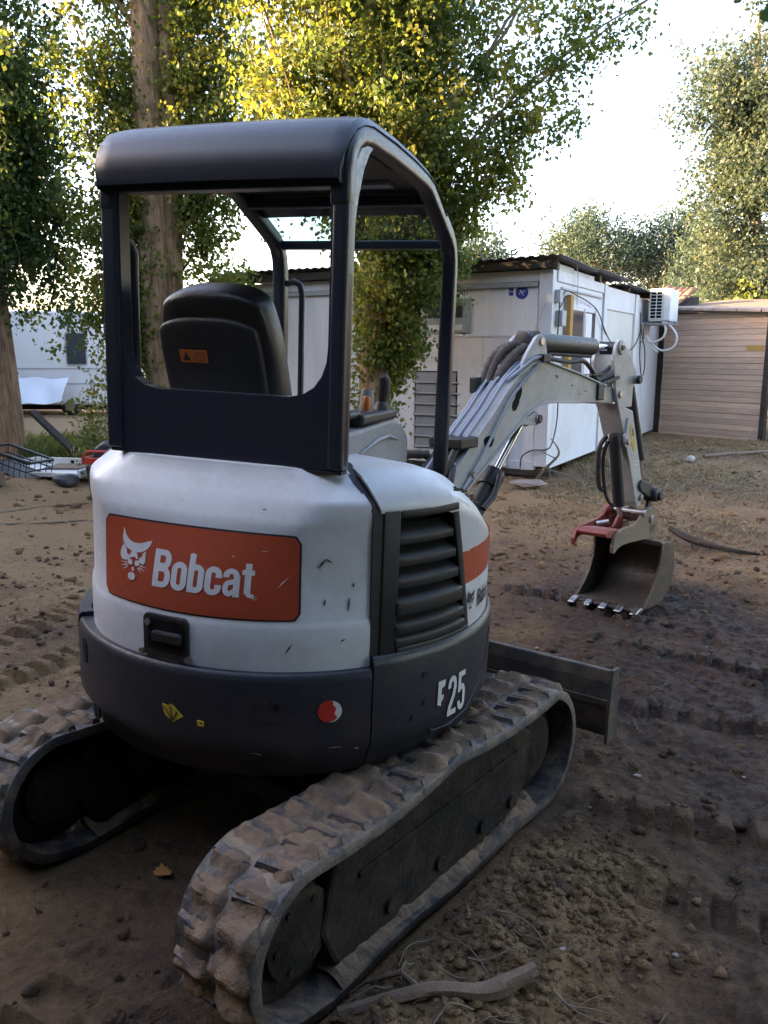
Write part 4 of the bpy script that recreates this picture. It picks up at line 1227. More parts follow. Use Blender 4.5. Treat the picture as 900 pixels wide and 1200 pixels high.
# near-black patches that paint the shade of cutouts in the side plate
def blob(pts, name='painted_cutout', x=.083):
    MB().prism(pts, P3(x - .004), P3(x + .0025)).build(name, 'hollow', boom, MBM)
blob([(-1.425, 1.615), (-1.405, 1.628), (-1.388, 1.618), (-1.384, 1.585), (-1.395, 1.555), (-1.405, 1.545), (-1.412, 1.52), (-1.44, 1.485), (-1.465, 1.48), (-1.478, 1.50), (-1.472, 1.528), (-1.45, 1.548), (-1.44, 1.57), (-1.43, 1.59)])
blob([(-1.70 + .045 * math.cos(a) * (1 + .12 * math.sin(3 * a)), 1.335 + .033 * math.sin(a) * (1 + .1 * math.cos(2 * a))) for a in np.linspace(0, 6.283, 20)[:-1]])
for s_, z_, w_ in ((-1.0, 1.66, .02), (-.99, 1.652, .012), (-.80, 1.60, .010), (-.62, 1.56, .014), (-.70, 1.545, .008)):
    blob([(s_ - w_, z_), (s_, z_ - .003), (s_ + w_, z_ - .004), (s_, z_ + .003)], 'paint_chip', .0828)
# hard pipes on top of the boom
top = [(-2.16, 1.085), (-2.10, 1.135), (-1.861, 1.329), (-1.67, 1.47), (-1.542, 1.583), (-1.50, 1.615)]
def offs(pts, t):
    out = []
    for i, p in enumerate(pts):
        a = pts[max(0, i - 1)]; b = pts[min(len(pts) - 1, i + 1)]; d = Vector((b[0] - a[0], b[1] - a[1])).normalized()
        out.append((p[0] - d.y * t, p[1] + d.x * t))
    return out
for k, xo in enumerate((-.078, -.052, -.022, .004, .030, .056)):
    q = offs(top, .028 + .010 * (k % 2))
    pts = [(xo, s_, z_) for s_, z_ in q]
    if k in (3, 4, 5):
        ext = offs([(-1.423, 1.667), (-1.33, 1.715)], .03); pts += [(xo + .004, *e) for e in ext]
    MB().tube(pts, .0085, 8).build('hydraulic_pipe', 'pipe', EX, MBM, smooth=True)
for s_, z_ in ((-1.80, 1.385), (-1.93, 1.275)):
    pass
MB().bar((-.10, -1.90, 1.345), (.10, -1.90, 1.345), .16, .055, (-.63, 0, .77)).build('pipe_clamp', 'plastic', EX, MBM @ Matrix.Translation((0, 0, 0)), bevel=.008)
MB().tube([(.092, -2.0, 1.065), (.096, -1.865, 1.185), (.096, -1.79, 1.255), (.096, -1.51, 1.560), (.096, -1.33, 1.672), (.094, -1.185, 1.752)], .0085, 8).build('hydraulic_pipe', 'pipe', EX, MBM, smooth=True)
MB().tube([(.060, -1.51, 1.64), (.092, -1.42, 1.70), (.096, -1.30, 1.755), (.096, -1.19, 1.772), (.09, -1.1, 1.768)], .009, 8).build('hydraulic_pipe', 'pipe', EX, MBM, smooth=True)
MB().box(.078, .118, -1.215, -1.13, 1.735, 1.782).build('pipe_union', 'plastic', EX, MBM, bevel=.006)
for s_, z_ in ((-1.865, 1.182),):
    MB().cyl((.086, s_, z_), (.112, s_, z_), .018, 10).build('pipe_fitting', 'steel', EX, MBM)
# flexible hoses in woven sleeves climbing to the cylinder
def hose(name, pts, r, mat, n=10, sub=6):
    """smooth the path"""
    P = [Vector(p) for p in pts]; out = []
    for i in range(len(P) - 1):
        p0 = P[max(0, i - 1)]; p1 = P[i]; p2 = P[i + 1]; p3 = P[min(len(P) - 1, i + 2)]
        for k in range(sub):
            t = k / sub
            out.append(.5 * ((2 * p1) + (p2 - p0) * t + (2 * p0 - 5 * p1 + 4 * p2 - p3) * t * t + (3 * p1 - p0 - 3 * p2 + p3) * t ** 3))
    out.append(P[-1])
    rr_ = [r * (1 + (.12 * math.sin(i * 2.4) if mat == 'sleeve' else 0)) for i in range(len(out))]
    return MB().tube(out, rr_, n).build(name, mat, EX, MBM, smooth=True)
hose('hose', [(-.052, -1.52, 1.62), (-.05, -1.47, 1.71), (-.035, -1.41, 1.79), (-.02, -1.33, 1.83), (-.01, -1.24, 1.83)], .024, 'sleeve')
hose('hose', [(-.008, -1.50, 1.635), (.0, -1.45, 1.70), (.012, -1.38, 1.765), (.02, -1.29, 1.81), (.03, -1.21, 1.82)], .026, 'sleeve')
hose('hose', [(-.078, -1.54, 1.61), (-.08, -1.50, 1.68), (-.07, -1.45, 1.76), (-.055, -1.36, 1.82), (-.045, -1.27, 1.825)], .02, 'sleeve')
MB().box(-.115, -.075, -1.60, -1.54, 1.575, 1.66).build('hose_bracket', 'plastic', EX, MBM, bevel=.006)
for k in range(4):
    hose('hose', [(-.07 + .04 * k, -1.95, 1.29 + .01 * k), (-.075 + .045 * k, -2.06, 1.21), (-.10 + .05 * k, -2.20, 1.14 - .02 * k), (-.12 + .05 * k, -2.36, 1.0)], .019, 'rubber')
hose('hose', [(-.09, -1.99, 1.28), (-.16, -2.08, 1.285), (-.26, -2.16, 1.25), (-.34, -2.28, 1.15)], .024, 'sleeve')
hose('hose', [(.05, -1.98, 1.24), (.085, -2.03, 1.21), (.10, -2.1, 1.13), (.09, -2.3, .98)], .019, 'rubber')
for x_, s_, z_ in ((.065, -1.985, 1.245), (.03, -2.0, 1.235), (-.03, -2.01, 1.24)):
    MB().tube([(x_, s_, z_), (x_ + .004, s_ - .06, z_ - .045)], .014, 8).build('hose_fitting', 'steel', EX, MBM, smooth=True)
# arm cylinder on top
MB().tube([(0, -1.26, 1.853), (0, -1.255, 1.853), (0, -.40, 1.8285), (0, -.385, 1.828)], [.045, .055, .055, .048], 20).build('arm_cylinder', 'plastic', EX, MBM, smooth=True)
MB().tube([(0, -.385, 1.828), (0, -.15, 1.822)], .022, 14).build('arm_cylinder_rod', 'chrome', EX, MBM, smooth=True)
MB().tube([(-.055, -.135, 1.821), (.055, -.135, 1.821)], .042, 16).build('rod_eye', 'plastic', EX, MBM, smooth=True)
MB().tube([(-.055, -1.19, 1.851), (.055, -1.19, 1.851)], .06, 18).build('cylinder_eye', 'plastic', EX, MBM, smooth=True)
MB().tube([(.02, -1.0, 1.784), (.02, -.45, 1.768)], .011, 8).build('cylinder_pipe', 'plastic', EX, MBM, smooth=True)
hose('hose', [(.05, -1.05, 1.76), (.05, -.80, 1.735), (.05, -.62, 1.742), (.055, -.52, 1.70), (.06, -.44, 1.635), (.06, -.38, 1.60)], .014, 'rubber')
hose('hose', [(.03, -.55, 1.62), (.035, -.42, 1.64), (.04, -.3, 1.66), (.03, -.17, 1.70)], .014, 'rubber')
MB().box(.080, .100, -.475, -.385, 1.495, 1.60).build('hose_guard', 'plastic', EX, MBM, bevel=.008)
MB().bar((.07, -.39, 1.60), (.075, -.16, 1.632), .045, .022).build('hose_guard', 'plastic', EX, MBM, bevel=.004)
MB().bar((.03, -.56, 1.655), (.03, -.16, 1.655), .09, .006).build('hose_tray', 'plastic', EX, MBM)
# boom cylinder under the boom
MB().tube([(0, -1.21, 1.425), (0, -1.52, 1.125)], .021, 14).build('boom_cylinder_rod', 'chrome', EX, MBM, smooth=True)
MB().tube([(0, -1.50, 1.145), (0, -1.58, 1.068)], .062, 16).build('cylinder_gland', 'plastic', EX, MBM, smooth=True, bevel=.006)
MB().tube([(0, -1.56, 1.087), (0, -2.20, .47)], .050, 16).build('boom_cylinder', 'plastic', EX, MBM, smooth=True)
MB().tube([(.06, -1.55, 1.14), (.075, -1.62, 1.04), (.07, -1.72, .98)], .016, 8).build('hose_fitting', 'plastic', EX, MBM, smooth=True)
MB().tube([(.0, -1.185, 1.40), (.0, -1.22, 1.432), (.0, -1.24, 1.45)], [.034, .034, .02], 12).build('rod_eye', 'plastic', EX, MBM, smooth=True)
# swing bracket
MB().box(-.11, .11, -2.50, -2.16, .40, .95).build('swing_bracket', 'navy', EX, MBM, bevel=.03)

# --- arm
upper_ = [(-.235, 1.74), (-.20, 1.835), (-.178, 1.862), (-.145, 1.875), (-.108, 1.872), (-.075, 1.852), (.05, 1.755), (.135, 1.665), (.142, 1.64), (.10, 1.56), (.09, 1.43), (-.12, 1.43), (-.16, 1.50)]
boxp = [(-.165, 1.50), (.095, 1.52), (.12, 1.40), (.285, 1.04), (.362, .86), (.372, .76), (.34, .70), (.295, .70), (.262, .74), (.108, 1.055), (-.04, 1.30), (-.135, 1.46)]
arm = MB().prism([p for p in boxp if p[1] < 1.47] + [(-.135, 1.46)][:0], P3(-.078), P3(.078)).build('arm', 'boomwhite', EX, MBM, bevel=.006)
for x0, x1 in ((.056, .080), (-.080, -.056)):
    MB().prism(upper_, P3(x0), P3(x1)).build('arm_plate', 'boomwhite', arm, MBM, bevel=.004)
for s_, z_, r_, w_ in ((-.135, 1.822, .030, .094), (.118, 1.612, .030, .10), (.325, .765, .024, .10)):
    MB().cyl((-w_, s_, z_), (w_, s_, z_), r_, 16).build('pin', 'steel', arm, MBM, bevel=.004)
MB().cyl((.092, -.135, 1.822), (.10, -.135, 1.822), .018, 12).build('pin_cap', 'plastic', arm, MBM)
MB().tube([(.081, -.135, 1.822), (.092, -.135, 1.822)], .043, 20).build('pin_collar', 'boomwhite', arm, MBM, bevel=.003)
MB().cyl((.095, .118, 1.612), (.125, .118, 1.612), .030, 10).build('pin_cap', 'plastic', arm, MBM, bevel=.005)
yl = [(.085, 1.30), (.115, 1.315), (.125, 1.30), (.12, 1.275), (.195, 1.145), (.20, 1.12), (.165, 1.115), (.14, 1.14), (.10, 1.22), (.085, 1.255)]
MB().prism(yl, P3(.079), P3(.0802)).build('warning_sticker', 'yellow', arm, MBM)
MB().prism([(.115, 1.27), (.14, 1.22), (.155, 1.23), (.13, 1.28)], P3(.0795), P3(.0807)).build('sticker_print', 'decaldark', arm, MBM)
rg = Stroke().line([(.235 + .045 * math.cos(a), 1.03 + .016 * math.sin(a)) for a in np.linspace(0, 6.283, 16)[:-1]], .008, True)
m = MB()
for q in rg.quads: m.add([(.0795, p.x, p.y) for p in q], [(0, 1, 2, 3)])
m.build('sticker_print', 'decalwhite', arm, MBM)
# bucket cylinder along the front of the arm
MB().tube([(0, .175, 1.62), (0, .205, 1.56), (0, .46, 1.03)], [.03, .042, .042], 16).build('bucket_cylinder', 'plastic', EX, MBM, smooth=True)
MB().tube([(0, .46, 1.03), (0, .53, .80)], .021, 12).build('bucket_cylinder_rod', 'chrome', EX, MBM, smooth=True)
MB().prism([(.04, 1.68), (.21, 1.64), (.20, 1.58), (.06, 1.50)], P3(-.05), P3(.05)).build('cylinder_bracket', 'boomwhite', arm, MBM, bevel=.004)
# second cylinder on the machine side of the arm
MB().tube([(.03, -.045, 1.245), (.03, -.04, 1.225), (.03, .085, .74)], [.036, .042, .042], 16).build('thumb_cylinder', 'plastic', EX, MBM, smooth=True)
MB().tube([(.03, .085, .74), (.03, .105, .66)], .020, 12).build('thumb_cylinder_rod', 'chrome', EX, MBM, smooth=True)
tb = [(.02, 1.36), (.035, 1.30), (.055, 1.20), (.05, 1.165), (.022, 1.15), (-.01, 1.165), (-.02, 1.20), (-.012, 1.24), (.005, 1.30)]
for x0, x1 in ((.072, .094), (-.034, -.014)):
    MB().prism(tb, P3(x0), P3(x1)).build('cylinder_ear', 'boomwhite', arm, MBM, bevel=.004)
MB().cyl((.02, .018, 1.195), (.112, .018, 1.195), .022, 14).build('pin', 'steel', arm, MBM, bevel=.003)
hose('hose', [(-.03, -.05, 1.23), (-.05, -.10, 1.16), (-.055, -.10, 1.05), (-.05, -.085, .90), (-.03, -.06, .86)], .017, 'rubber')
hose('hose', [(-.01, -.06, 1.2), (-.03, -.075, 1.1), (-.03, -.06, .95), (-.01, -.03, .80), (.02, .02, .74)], .012, 'rubber')
# linkage to the bucket
lk = [(.27, .86), (.30, .90), (.44, .86), (.56, .795), (.60, .765), (.60, .73), (.57, .715), (.42, .77), (.30, .82)]
for x0, x1 in ((.082, .100), (-.100, -.082)):
    MB().prism(lk, P3(x0), P3(x1)).build('guide_link', 'plastic', EX, MBM, bevel=.005)
MB().tube([(-.10, .545, .765), (.13, .545, .765)], .055, 16).build('link_knuckle', 'plastic', EX, MBM, smooth=True, bevel=.006)
MB().cyl((.10, .565, .75), (.15, .565, .75), .034, 12).build('pin', 'plastic', EX, MBM, bevel=.006)
for x_ in (-.06, .06):
    MB().bar((x_, .555, .75), (x_, .50, .55), .03, .06).build('bucket_link', 'plastic', EX, MBM, bevel=.008)

# --- quick coupler: red on the left, bare and rusty on the right
Rp = [(-.19, .455), (-.20, .50), (-.175, .555), (-.12, .592), (-.02, .605), (.10, .600), (.19, .605), (.25, .632), (.32, .672), (.40, .690), (.49, .685), (.56, .655), (.585, .61), (.57, .53), (.545, .46), (.46, .452), (.27, .468), (.06, .486), (-.06, .487), (-.13, .475), (-.165, .455)]
cpl = MB().prism(Rp, P3(.105), P3(.130)).build('quick_coupler', 'rust', EX, MBM, bevel=.004)
Lp = [(-.30, .50), (-.305, .55), (-.27, .60), (-.18, .625), (-.06, .628), (.06, .632), (.15, .650), (.20, .690), (.27, .715), (.36, .715), (.44, .69), (.50, .64), (.50, .50), (.40, .47), (.20, .50), (.0, .52), (-.14, .545), (-.22, .555), (-.26, .54), (-.285, .50)]
MB().prism(Lp, P3(-.130), P3(-.105)).build('coupler_plate', 'redframe', cpl, MBM, bevel=.004)
MB().prism([(-.27, .60), (-.20, .618), (-.06, .60), (.02, .585), (.02, .560), (-.08, .555), (-.20, .56), (-.26, .575)], P3(-.105), P3(.105)).build('coupler_crossbar', 'redframe', cpl, MBM, bevel=.004)
MB().prism([(.0, .53), (.12, .60), (.20, .68), (.24, .68), (.24, .52)], P3(-.02), P3(.0)).build('coupler_web', 'redframe', cpl, MBM, bevel=.003)
MB().prism([(.06, .50), (.40, .50), (.40, .53), (.06, .54)], P3(-.105), P3(.105)).build('coupler_floor', 'redframe', cpl, MBM)
MB().tube([(-.10, .02, .60), (-.02, .05, .62)], .02, 10).build('coupler_cylinder', 'steel', cpl, MBM, smooth=True)
MB().cyl((-.14, .43, .60), (.145, .43, .60), .03, 14).build('pin', 'steel', cpl, MBM, bevel=.003)
MB().cyl((-.14, .30, .66), (.14, .30, .66), .028, 14).build('pin', 'steel', cpl, MBM, bevel=.003)
MB().box(.03, .13, .40, .54, .47, .56).build('coupler_lock', 'plastic', cpl, MBM, bevel=.01)

# --- bucket
shell = [(.035, .028), (.16, .010), (.34, .004), (.47, .030), (.565, .105), (.605, .215), (.585, .325), (.53, .405), (.44, .445), (.325, .452)]
inner = offs(shell, .014)
bw = .25
bu = MB().prism(shell + inner[::-1], P3(-bw), P3(bw)).build('bucket', 'bucketsteel', EX, MBM, smooth=True)
side = [(.035, .026), (.10, .052), (.19, .110), (.27, .195), (.318, .29), (.335, .38), (.328, .456)] + [p for p in shell[::-1]][1:-1]
for x0, x1 in ((bw - .002, bw + .014), (-bw - .014, -bw + .002)):
    MB().prism(side, P3(x0), P3(x1)).build('side_plate', 'bucketsteel', bu, MBM, bevel=.003)
MB().box(-bw - .005, bw + .005, .315, .345, .435, .468).build('top_bar', 'bucketsteel', bu, MBM, bevel=.004)
MB().box(-bw - .012, bw + .012, .0, .07, .010, .028).build('cutting_edge', 'bucketsteel', bu, MBM, bevel=.003)
for k in range(5):
    x = -bw + .015 + (2 * bw - .03) * k / 4
    MB().prism([(.06, .006), (.05, .040), (.0, .038), (-.055, .020), (-.058, .012), (0, .004)], P3(x - .024), P3(x + .024)).build('tooth', 'steel', bu, MBM, bevel=.004)
for x0, x1 in ((.075, .10), (-.10, -.075)):
    MB().prism([(.36, .45), (.36, .52), (.42, .56), (.52, .55), (.56, .48), (.585, .35), (.50, .42)], P3(x0), P3(x1)).build('bucket_ear', 'bucketsteel', bu, MBM, bevel=.004)

# ------------------------------------------------------------------ portable cabin
CAB0 = Vector((2.38, 11.785, 0)); CYAW = rad(28.84)
MC = frame(CAB0, CYAW)                  # x: out of the long right wall, y: along it, z up
CAB = thing('portable_cabin', 'white portable cabin with ribbed end wall and sheet metal roof behind the excavator', 'cabin', CAB0)
def cb(name, x0, x1, y0, y1, z0, z1, mat, parent=None, bevel=.006):
    return MB().box(x0, x1, y0, y1, z0, z1).build(name, mat, parent or CAB, MC, bevel=bevel)
# end wall facing the camera: ribbed panels between posts
cb('corner_post', -.20, .0, -.02, .16, .16, 2.95, 'panelgrey')
xs = [-.215, -1.36, -2.51, -3.66, -4.81, -5.9]
for a, b in zip(xs[:-1], xs[1:]):
    cb('wall_panel', b + .008, a - .008, .03, .10, .16, 2.72, 'ribgrey')
cb('end_core', -5.9, -.2, .06, .14, .16, 2.9, 'trimgrey')
cb('top_rail', -5.9, -.205, -.005, .12, 2.80, 2.95, 'panelgrey')
cb('rail_lip', -5.9, -.22, -.03, .05, 2.725, 2.795, 'trimgrey')
cb('bottom_rail', -5.9, -.205, -.01, .12, .10, .22, 'panelgrey')
cb('roof_fascia', -6.0, .10, -.17, -.13, 2.955, 3.075, 'darkwood')
for k in range(9):
    MB().tube([(-.5 - .62 * k, -.15, 3.085), (-.5 - .62 * k, -.15, 3.115)], .022, 8).build('roof_bolt', 'darkwood', CAB, MC)
# right-hand long wall
cb('wall_panel', -.10, .0, .16, 2.78, .12, 2.80, 'panelwhite')
cb('wall_rail', -.10, .02, .16, 2.78, 2.80, 2.95, 'panelwhite')
cb('rail_lip', -.02, .03, .35, 2.68, 2.70, 2.735, 'trimgrey')
cb('wall_post', -.10, .035, 2.78, 2.98, .10, 2.95, 'panelwhite')
cb('wall_panel', -.10, -.01, 2.98, 5.22, .12, 2.55, 'panelcream')
cb('wall_rail', -.10, .015, 2.98, 5.22, 2.55, 2.93, 'panelwhite')
cb('wall_post', -.10, .04, 5.22, 5.50, .08, 2.93, 'trimgrey').data.materials[0] = M['acwhite']
cb('wall_panel', -.10, .0, 5.50, 7.95, .08, 2.90, 'panelwhite')
cb('wall_post', -.12, .05, 7.95, 8.20, .0, 2.90, 'trimgrey')
cb('cabin_floor', -5.9, -.12, .15, 8.1, .12, .22, 'trimgrey')
cb('back_wall', -5.9, -.12, 8.0, 8.1, .22, 2.9, 'panelgrey')
cb('far_wall', -5.95, -5.85, .1, 8.1, .22, 2.9, 'panelgrey')
# insulation boards showing between wall and roof, timber bearers, corrugated sheets
cb('insulation_board', -.25, -.01, .22, 1.02, 2.955, 3.05, 'panelcream')
cb('insulation_board', -.25, -.02, 1.06, 2.25, 2.955, 3.03, 'panelwhite')
for y in (.08, 2.45, 4.6, 6.6):
    cb('roof_bearer', -.5, .02, y, y + .12, 2.955, 3.065, 'oldwood')
for k in range(4):
    y0 = -.24 + k * 2.12; rows = []
    for j in range(3):
        y = y0 + 2.16 * j / 2
        rows.append([(x, y, 3.085 + .012 * math.sin(x * 42) + .012 * (k % 2) + .02 * math.sin(k * 2.1 + x) + .03 * (1 - j / 2) * (k == 0) - .008 * y) for x in np.linspace(-6.1, .16 + .05 * (k % 2), 190)])
    MB().grid(rows[::-1]).build('roof_sheet', 'sheet', CAB, MC, smooth=True, thick=.006)
# sliding window and the timber stood beside it
win = cb('window', -.02, .035, .78, 2.25, 1.28, 2.52, 'panelwhite')
for a, b in ((.86, 1.48), (1.56, 2.17)):
    cb('window_pane', .036, .040, a, b, 1.37, 2.44, 'glass', win, 0)
    cb('window_sash', .036, .052, a - .04, a, 1.33, 2.48, 'acwhite', win, .003)
cb('window_sash', .036, .052, 2.17, 2.21, 1.33, 2.48, 'acwhite', win, .003)
cb('curtain', .0405, .0425, 1.62, 1.98, 1.38, 2.42, 'panelgrey', win, 0)
cb('timber_post', .03, .10, .56, .70, 1.5, 2.64, 'yellowwood')
# sign: blue disc with small squares beside it
mb = MB().prism([(-.47 + .095 * math.cos(a), 2.655 + .095 * math.sin(a)) for a in np.linspace(0, 6.283, 25)[:-1]], lambda x, z: (x, .026, z), lambda x, z: (x, .032, z))
sg = mb.build('sign', 'blue', CAB, MC)
m = MB()
for q in Stroke().line([(-.51, 2.63), (-.48, 2.68), (-.45, 2.65), (-.42, 2.69)], .014).line([(-.50, 2.69), (-.44, 2.61)], .012).quads:
    m.add([(p.x, .0235, p.y) for p in q], [(0, 1, 2, 3)])
m.build('sign_mark', 'panelwhite', sg, MC)
for z in (2.615, 2.675):
    cb('sign', -.665, -.60, .024, .031, z, z + .05, 'blue', None, 0)
# upper window, framed in teal grey
uw = cb('window', -2.05, -1.26, .0, .035, 2.10, 2.60, 'tealtrim')
cb('window_pane', -1.95, -1.38, -.004, .0, 2.32, 2.50, 'glass', uw, 0)
cb('window_pane', -1.95, -1.38, -.004, .0, 2.14, 2.22, 'panelgrey', uw, 0)
MB().cyl((-1.52, -.004, 2.42), (-1.52, -.012, 2.42), .035, 14).build('vent_cap', 'panelwhite', uw, MC)
# meter boxes and cables on the corner
cb('meter_box', .005, .10, .16, .36, 2.18, 2.40, 'trimgrey')
cb('meter_box', .005, .08, .08, .22, 2.50, 2.68, 'trimgrey')
def cable(pts, r=.010, mat='cable', parent=CAB, name='cable', Mw=MC, sub=6):
    P = [Vector(p) for p in pts]; out = []
    for i in range(len(P) - 1):
        p0 = P[max(0, i - 1)]; p1 = P[i]; p2 = P[i + 1]; p3 = P[min(len(P) - 1, i + 2)]
        for k in range(sub):
            t = k / sub
            out.append(.5 * ((2 * p1) + (p2 - p0) * t + (2 * p0 - 5 * p1 + 4 * p2 - p3) * t * t + (3 * p1 - p0 - 3 * p2 + p3) * t ** 3))
    out.append(P[-1])
    return MB().tube(out, r, 7).build(name, mat, parent, Mw, smooth=True)
cable([(.05, .15, 2.55), (.06, .12, 2.3), (.05, .10, 2.0), (.03, .02, 1.85), (.03, -.02, 1.6)])
cable([(.06, .25, 2.60), (.07, .4, 2.68), (.06, .9, 2.66), (.05, 1.8, 2.58), (.04, 2.4, 2.45), (.05, 3.0, 2.1), (.06, 4.0, 1.8), (.06, 5.2, 1.95), (.06, 5.75, 2.35)])
cable([(.03, .55, 2.62), (.03, .35, 2.50), (.04, .22, 2.44)])
cable([(.03, 1.0, 3.1), (.05, 1.05, 2.9), (.03, 1.15, 2.4), (.03, 1.6, 1.6), (.03, 2.0, 1.3)], .007, 'whitehose')
cable([(.03, .25, 1.55), (.04, .30, 1.2), (.05, .25, .8), (.05, .05, .5), (.0, -.06, .42), (-.2, -.07, .40), (-.36, -.06, .30), (-.38, -.06, .12)])
cable([(.05, 5.6, 2.6), (.07, 5.62, 2.1), (.06, 5.75, 1.7), (.06, 6.0, 1.35), (.06, 6.25, 1.45), (.06, 6.2, 1.85), (.06, 5.9, 2.1), (.06, 5.7, 2.3)], .012)
cable([(.06, 5.9, 2.4), (.05, 6.0, 1.6), (.05, 6.2, .8), (.06, 6.4, .1)], .010, 'whitehose')
cable([(.05, 3.2, 1.2), (.04, 3.4, .8), (.06, 4.0, .5), (.08, 4.8, .45)], .010, 'whitehose')
cable([(-.10, -.03, 2.5), (-.25, -.05, 2.1), (-.40, -.06, 1.8)], .006, 'whitehose')
# supports and scrap under the corner
for x in (-.35, -1.6, -3.0):
    cb('support_block', x - .2, x + .2, .0, .4, -.03, .10, 'oldwood')
cb('bearer', -3.2, .06, -.06, .05, .02, .10, 'darkwood')
# low lean-to panel in front of the end wall, with a louvred window in it
ANX = thing('wall_board', 'pale sheet board with a louvred window set against the end wall of the cabin', 'board', MC @ Vector((-1.8, -.1, 0)))
def ab(name, x0, x1, y0, y1, z0, z1, mat, parent=None, bevel=.004):
    return MB().box(x0, x1, y0, y1, z0, z1).build(name, mat, parent or ANX, MC, bevel=bevel)
ab('board', -1.40, -.60, -.10, -.06, .14, 2.03, 'panelgrey'); ab('board', -3.4, -2.12, -.10, -.06, .14, 2.03, 'panelgrey')
ab('board', -2.12, -1.40, -.10, -.06, 1.53, 2.03, 'panelgrey'); ab('board', -2.12, -1.40, -.10, -.06, .14, .34, 'panelgrey')
for k in range(14):
    ab('board_rib', -3.4, -.60, -.104, -.10, 1.56 + .032 * k, 1.562 + .032 * k + .006, 'panelgrey', None, 0)
ab('edge_strip', -3.4, -.585, -.112, -.05, 2.03, 2.055, 'panelcream'); ab('joint_strip', -1.02, -.985, -.106, -.09, 1.60, 2.03, 'panelcream')
lw = ab('louvre_window', -2.12, -1.40, -.09, -.07, .34, 1.53, 'hollow')
for k in range(7):
    z = .36 + .165 * k
    ab('louvre_rail', -2.14, -1.37, -.128, -.098, z, z + .022, 'trimgrey', lw)
    if k < 7:
        MB().prism([(-.118, z + .024), (-.112, z + .024), (-.085, z + .162), (-.091, z + .162)], lambda y, zz: (-2.10, y, zz), lambda y, zz: (-1.42, y, zz)).build('louvre_pane', 'greyglass', lw, MC)
ab('louvre_jamb', -1.66, -1.62, -.125, -.10, .34, 1.53, 'trimgrey', lw)

# air conditioner on brackets
AC = thing('air_conditioner', 'white air conditioning unit on brackets high on the far cabin wall', 'air conditioner', MC @ Vector((.3, 6.3, 2.4)))
def acb(name, x0, x1, y0, y1, z0, z1, mat, bevel=.01, parent=None):
    return MB().box(x0, x1, y0, y1, z0, z1).build(name, mat, parent or AC, MC, bevel=bevel)
case = acb('casing', .14, .56, 5.95, 6.85, 2.44, 3.08, 'acwhite', .02)
acb('coil_grille', .165, .40, 5.942, 5.949, 2.50, 3.03, 'hollow', 0)
for k in range(9):
    acb('grille_bar', .16, .405, 5.928, 5.943, 2.49 + .0655 * k, 2.502 + .0655 * k, 'acwhite', 0, case)
for x in (.16, .278, .393):
    acb('grille_bar', x, x + .014, 5.926, 5.945, 2.49, 3.03, 'acwhite', 0, case)
acb('side_cap', .425, .558, 5.925, 5.949, 2.46, 3.06, 'acwhite', .006)
acb('bracket', -.0, .60, 6.05, 6.10, 2.395, 2.435, 'trimgrey', .003); acb('bracket', .0, .60, 6.70, 6.75, 2.395, 2.435, 'trimgrey', .003)
acb('bracket_tray', .0, .58, 5.90, 6.90, 2.380, 2.394, 'trimgrey', 0)
cable([(.45, 5.98, 2.43), (.62, 5.95, 2.30), (.72, 5.95, 2.12), (.66, 5.95, 1.93), (.45, 5.95, 1.86), (.25, 5.95, 1.98), (.12, 5.95, 2.16)], .022, 'whitehose', AC, 'hose')
cable([(.42, 5.98, 2.43), (.50, 5.92, 2.28), (.46, 5.92, 2.12), (.32, 5.92, 2.04), (.16, 5.92, 2.03)], .022, 'whitehose', AC, 'hose')
cable([(.12, 5.95, 2.15), (.22, 5.94, 1.95), (.38, 5.94, 1.82)], .016, 'whitehose', AC, 'hose')
cable([(.10, 5.9, 2.42), (.08, 5.85, 2.25), (.10, 5.8, 2.1), (.06, 5.7, 2.0)], .012, 'cable', AC, 'cable')

# ------------------------------------------------------------------ timber shed closing the yard
F1 = Vector((6.30, 18.59, 0)); F2 = Vector((7.74, 16.75, 0)); FD = (F2 - F1).normalized(); FL = (F2 - F1).length
MF = Matrix(((FD.x, -FD.y, 0, F1.x), (FD.y, FD.x, 0, F1.y), (0, 0, 1, 0), (0, 0, 0, 1)))   # x along the wall, y away behind it
SH = thing('timber_shed', 'shed wall of pale horizontal pine boards at the end of the yard', 'shed', F1)
PL = MB().prism([(.0, .0), (-.020, .004), (-.016, .105), (-.004, .118), (.012, .118), (.012, .0)], lambda y, z: (0, y, z), lambda y, z: (FL, y, z)).mesh('board')
PL.materials.append(M['plank'])
for k in range(23):
    Mk = MF @ Matrix.Translation((random.uniform(-.006, .006), random.uniform(-.004, .004), -.03 + .1165 * k)) @ Matrix.Rotation(random.uniform(-.002, .002), 4, 'Y')
    o = link('board', PL, None, SH, Mk)
MB().box(FL - .40, FL - .03, -.028, -.020, 1.86, 1.955).build('board_patch', 'yellowwood', SH, MF)
MB().box(-1.2, FL + .02, .02, .10, 0, 2.55).build('wall_frame', 'darkwood', SH, MF)  # left end extended to block sun leaking between shed and cabin
MB().box(FL + .01, FL + .12, -.06, .06, 0, 2.50).build('post', 'darkwood', SH, MF, bevel=.006)
MB().box(-.05, .05, .05, 2.6, 0, 2.6).build('side_wall', 'darkwood', SH, MF)
MB().prism([(-.3, 2.70), (FL + .8, 2.56), (FL + .8, 2.62), (-.3, 2.76)], lambda x, z: (x, -.14, z), lambda x, z: (x, 3.0, z + .35)).build('roof_board', 'oldwood', SH, MF, bevel=.005)
for k in range(7):
    x = -.32 + .52 * k
    MB().prism([(0, 0), (.50, -.028), (.50, .03), (.02, .062)], lambda a, z: (x + a, -.20, 2.765 - .058 * (x + .3) + z), lambda a, z: (x + a, .35, 2.81 - .058 * (x + .3) + z)).build('edge_tile', 'tilegrey', SH, MF, bevel=.006)
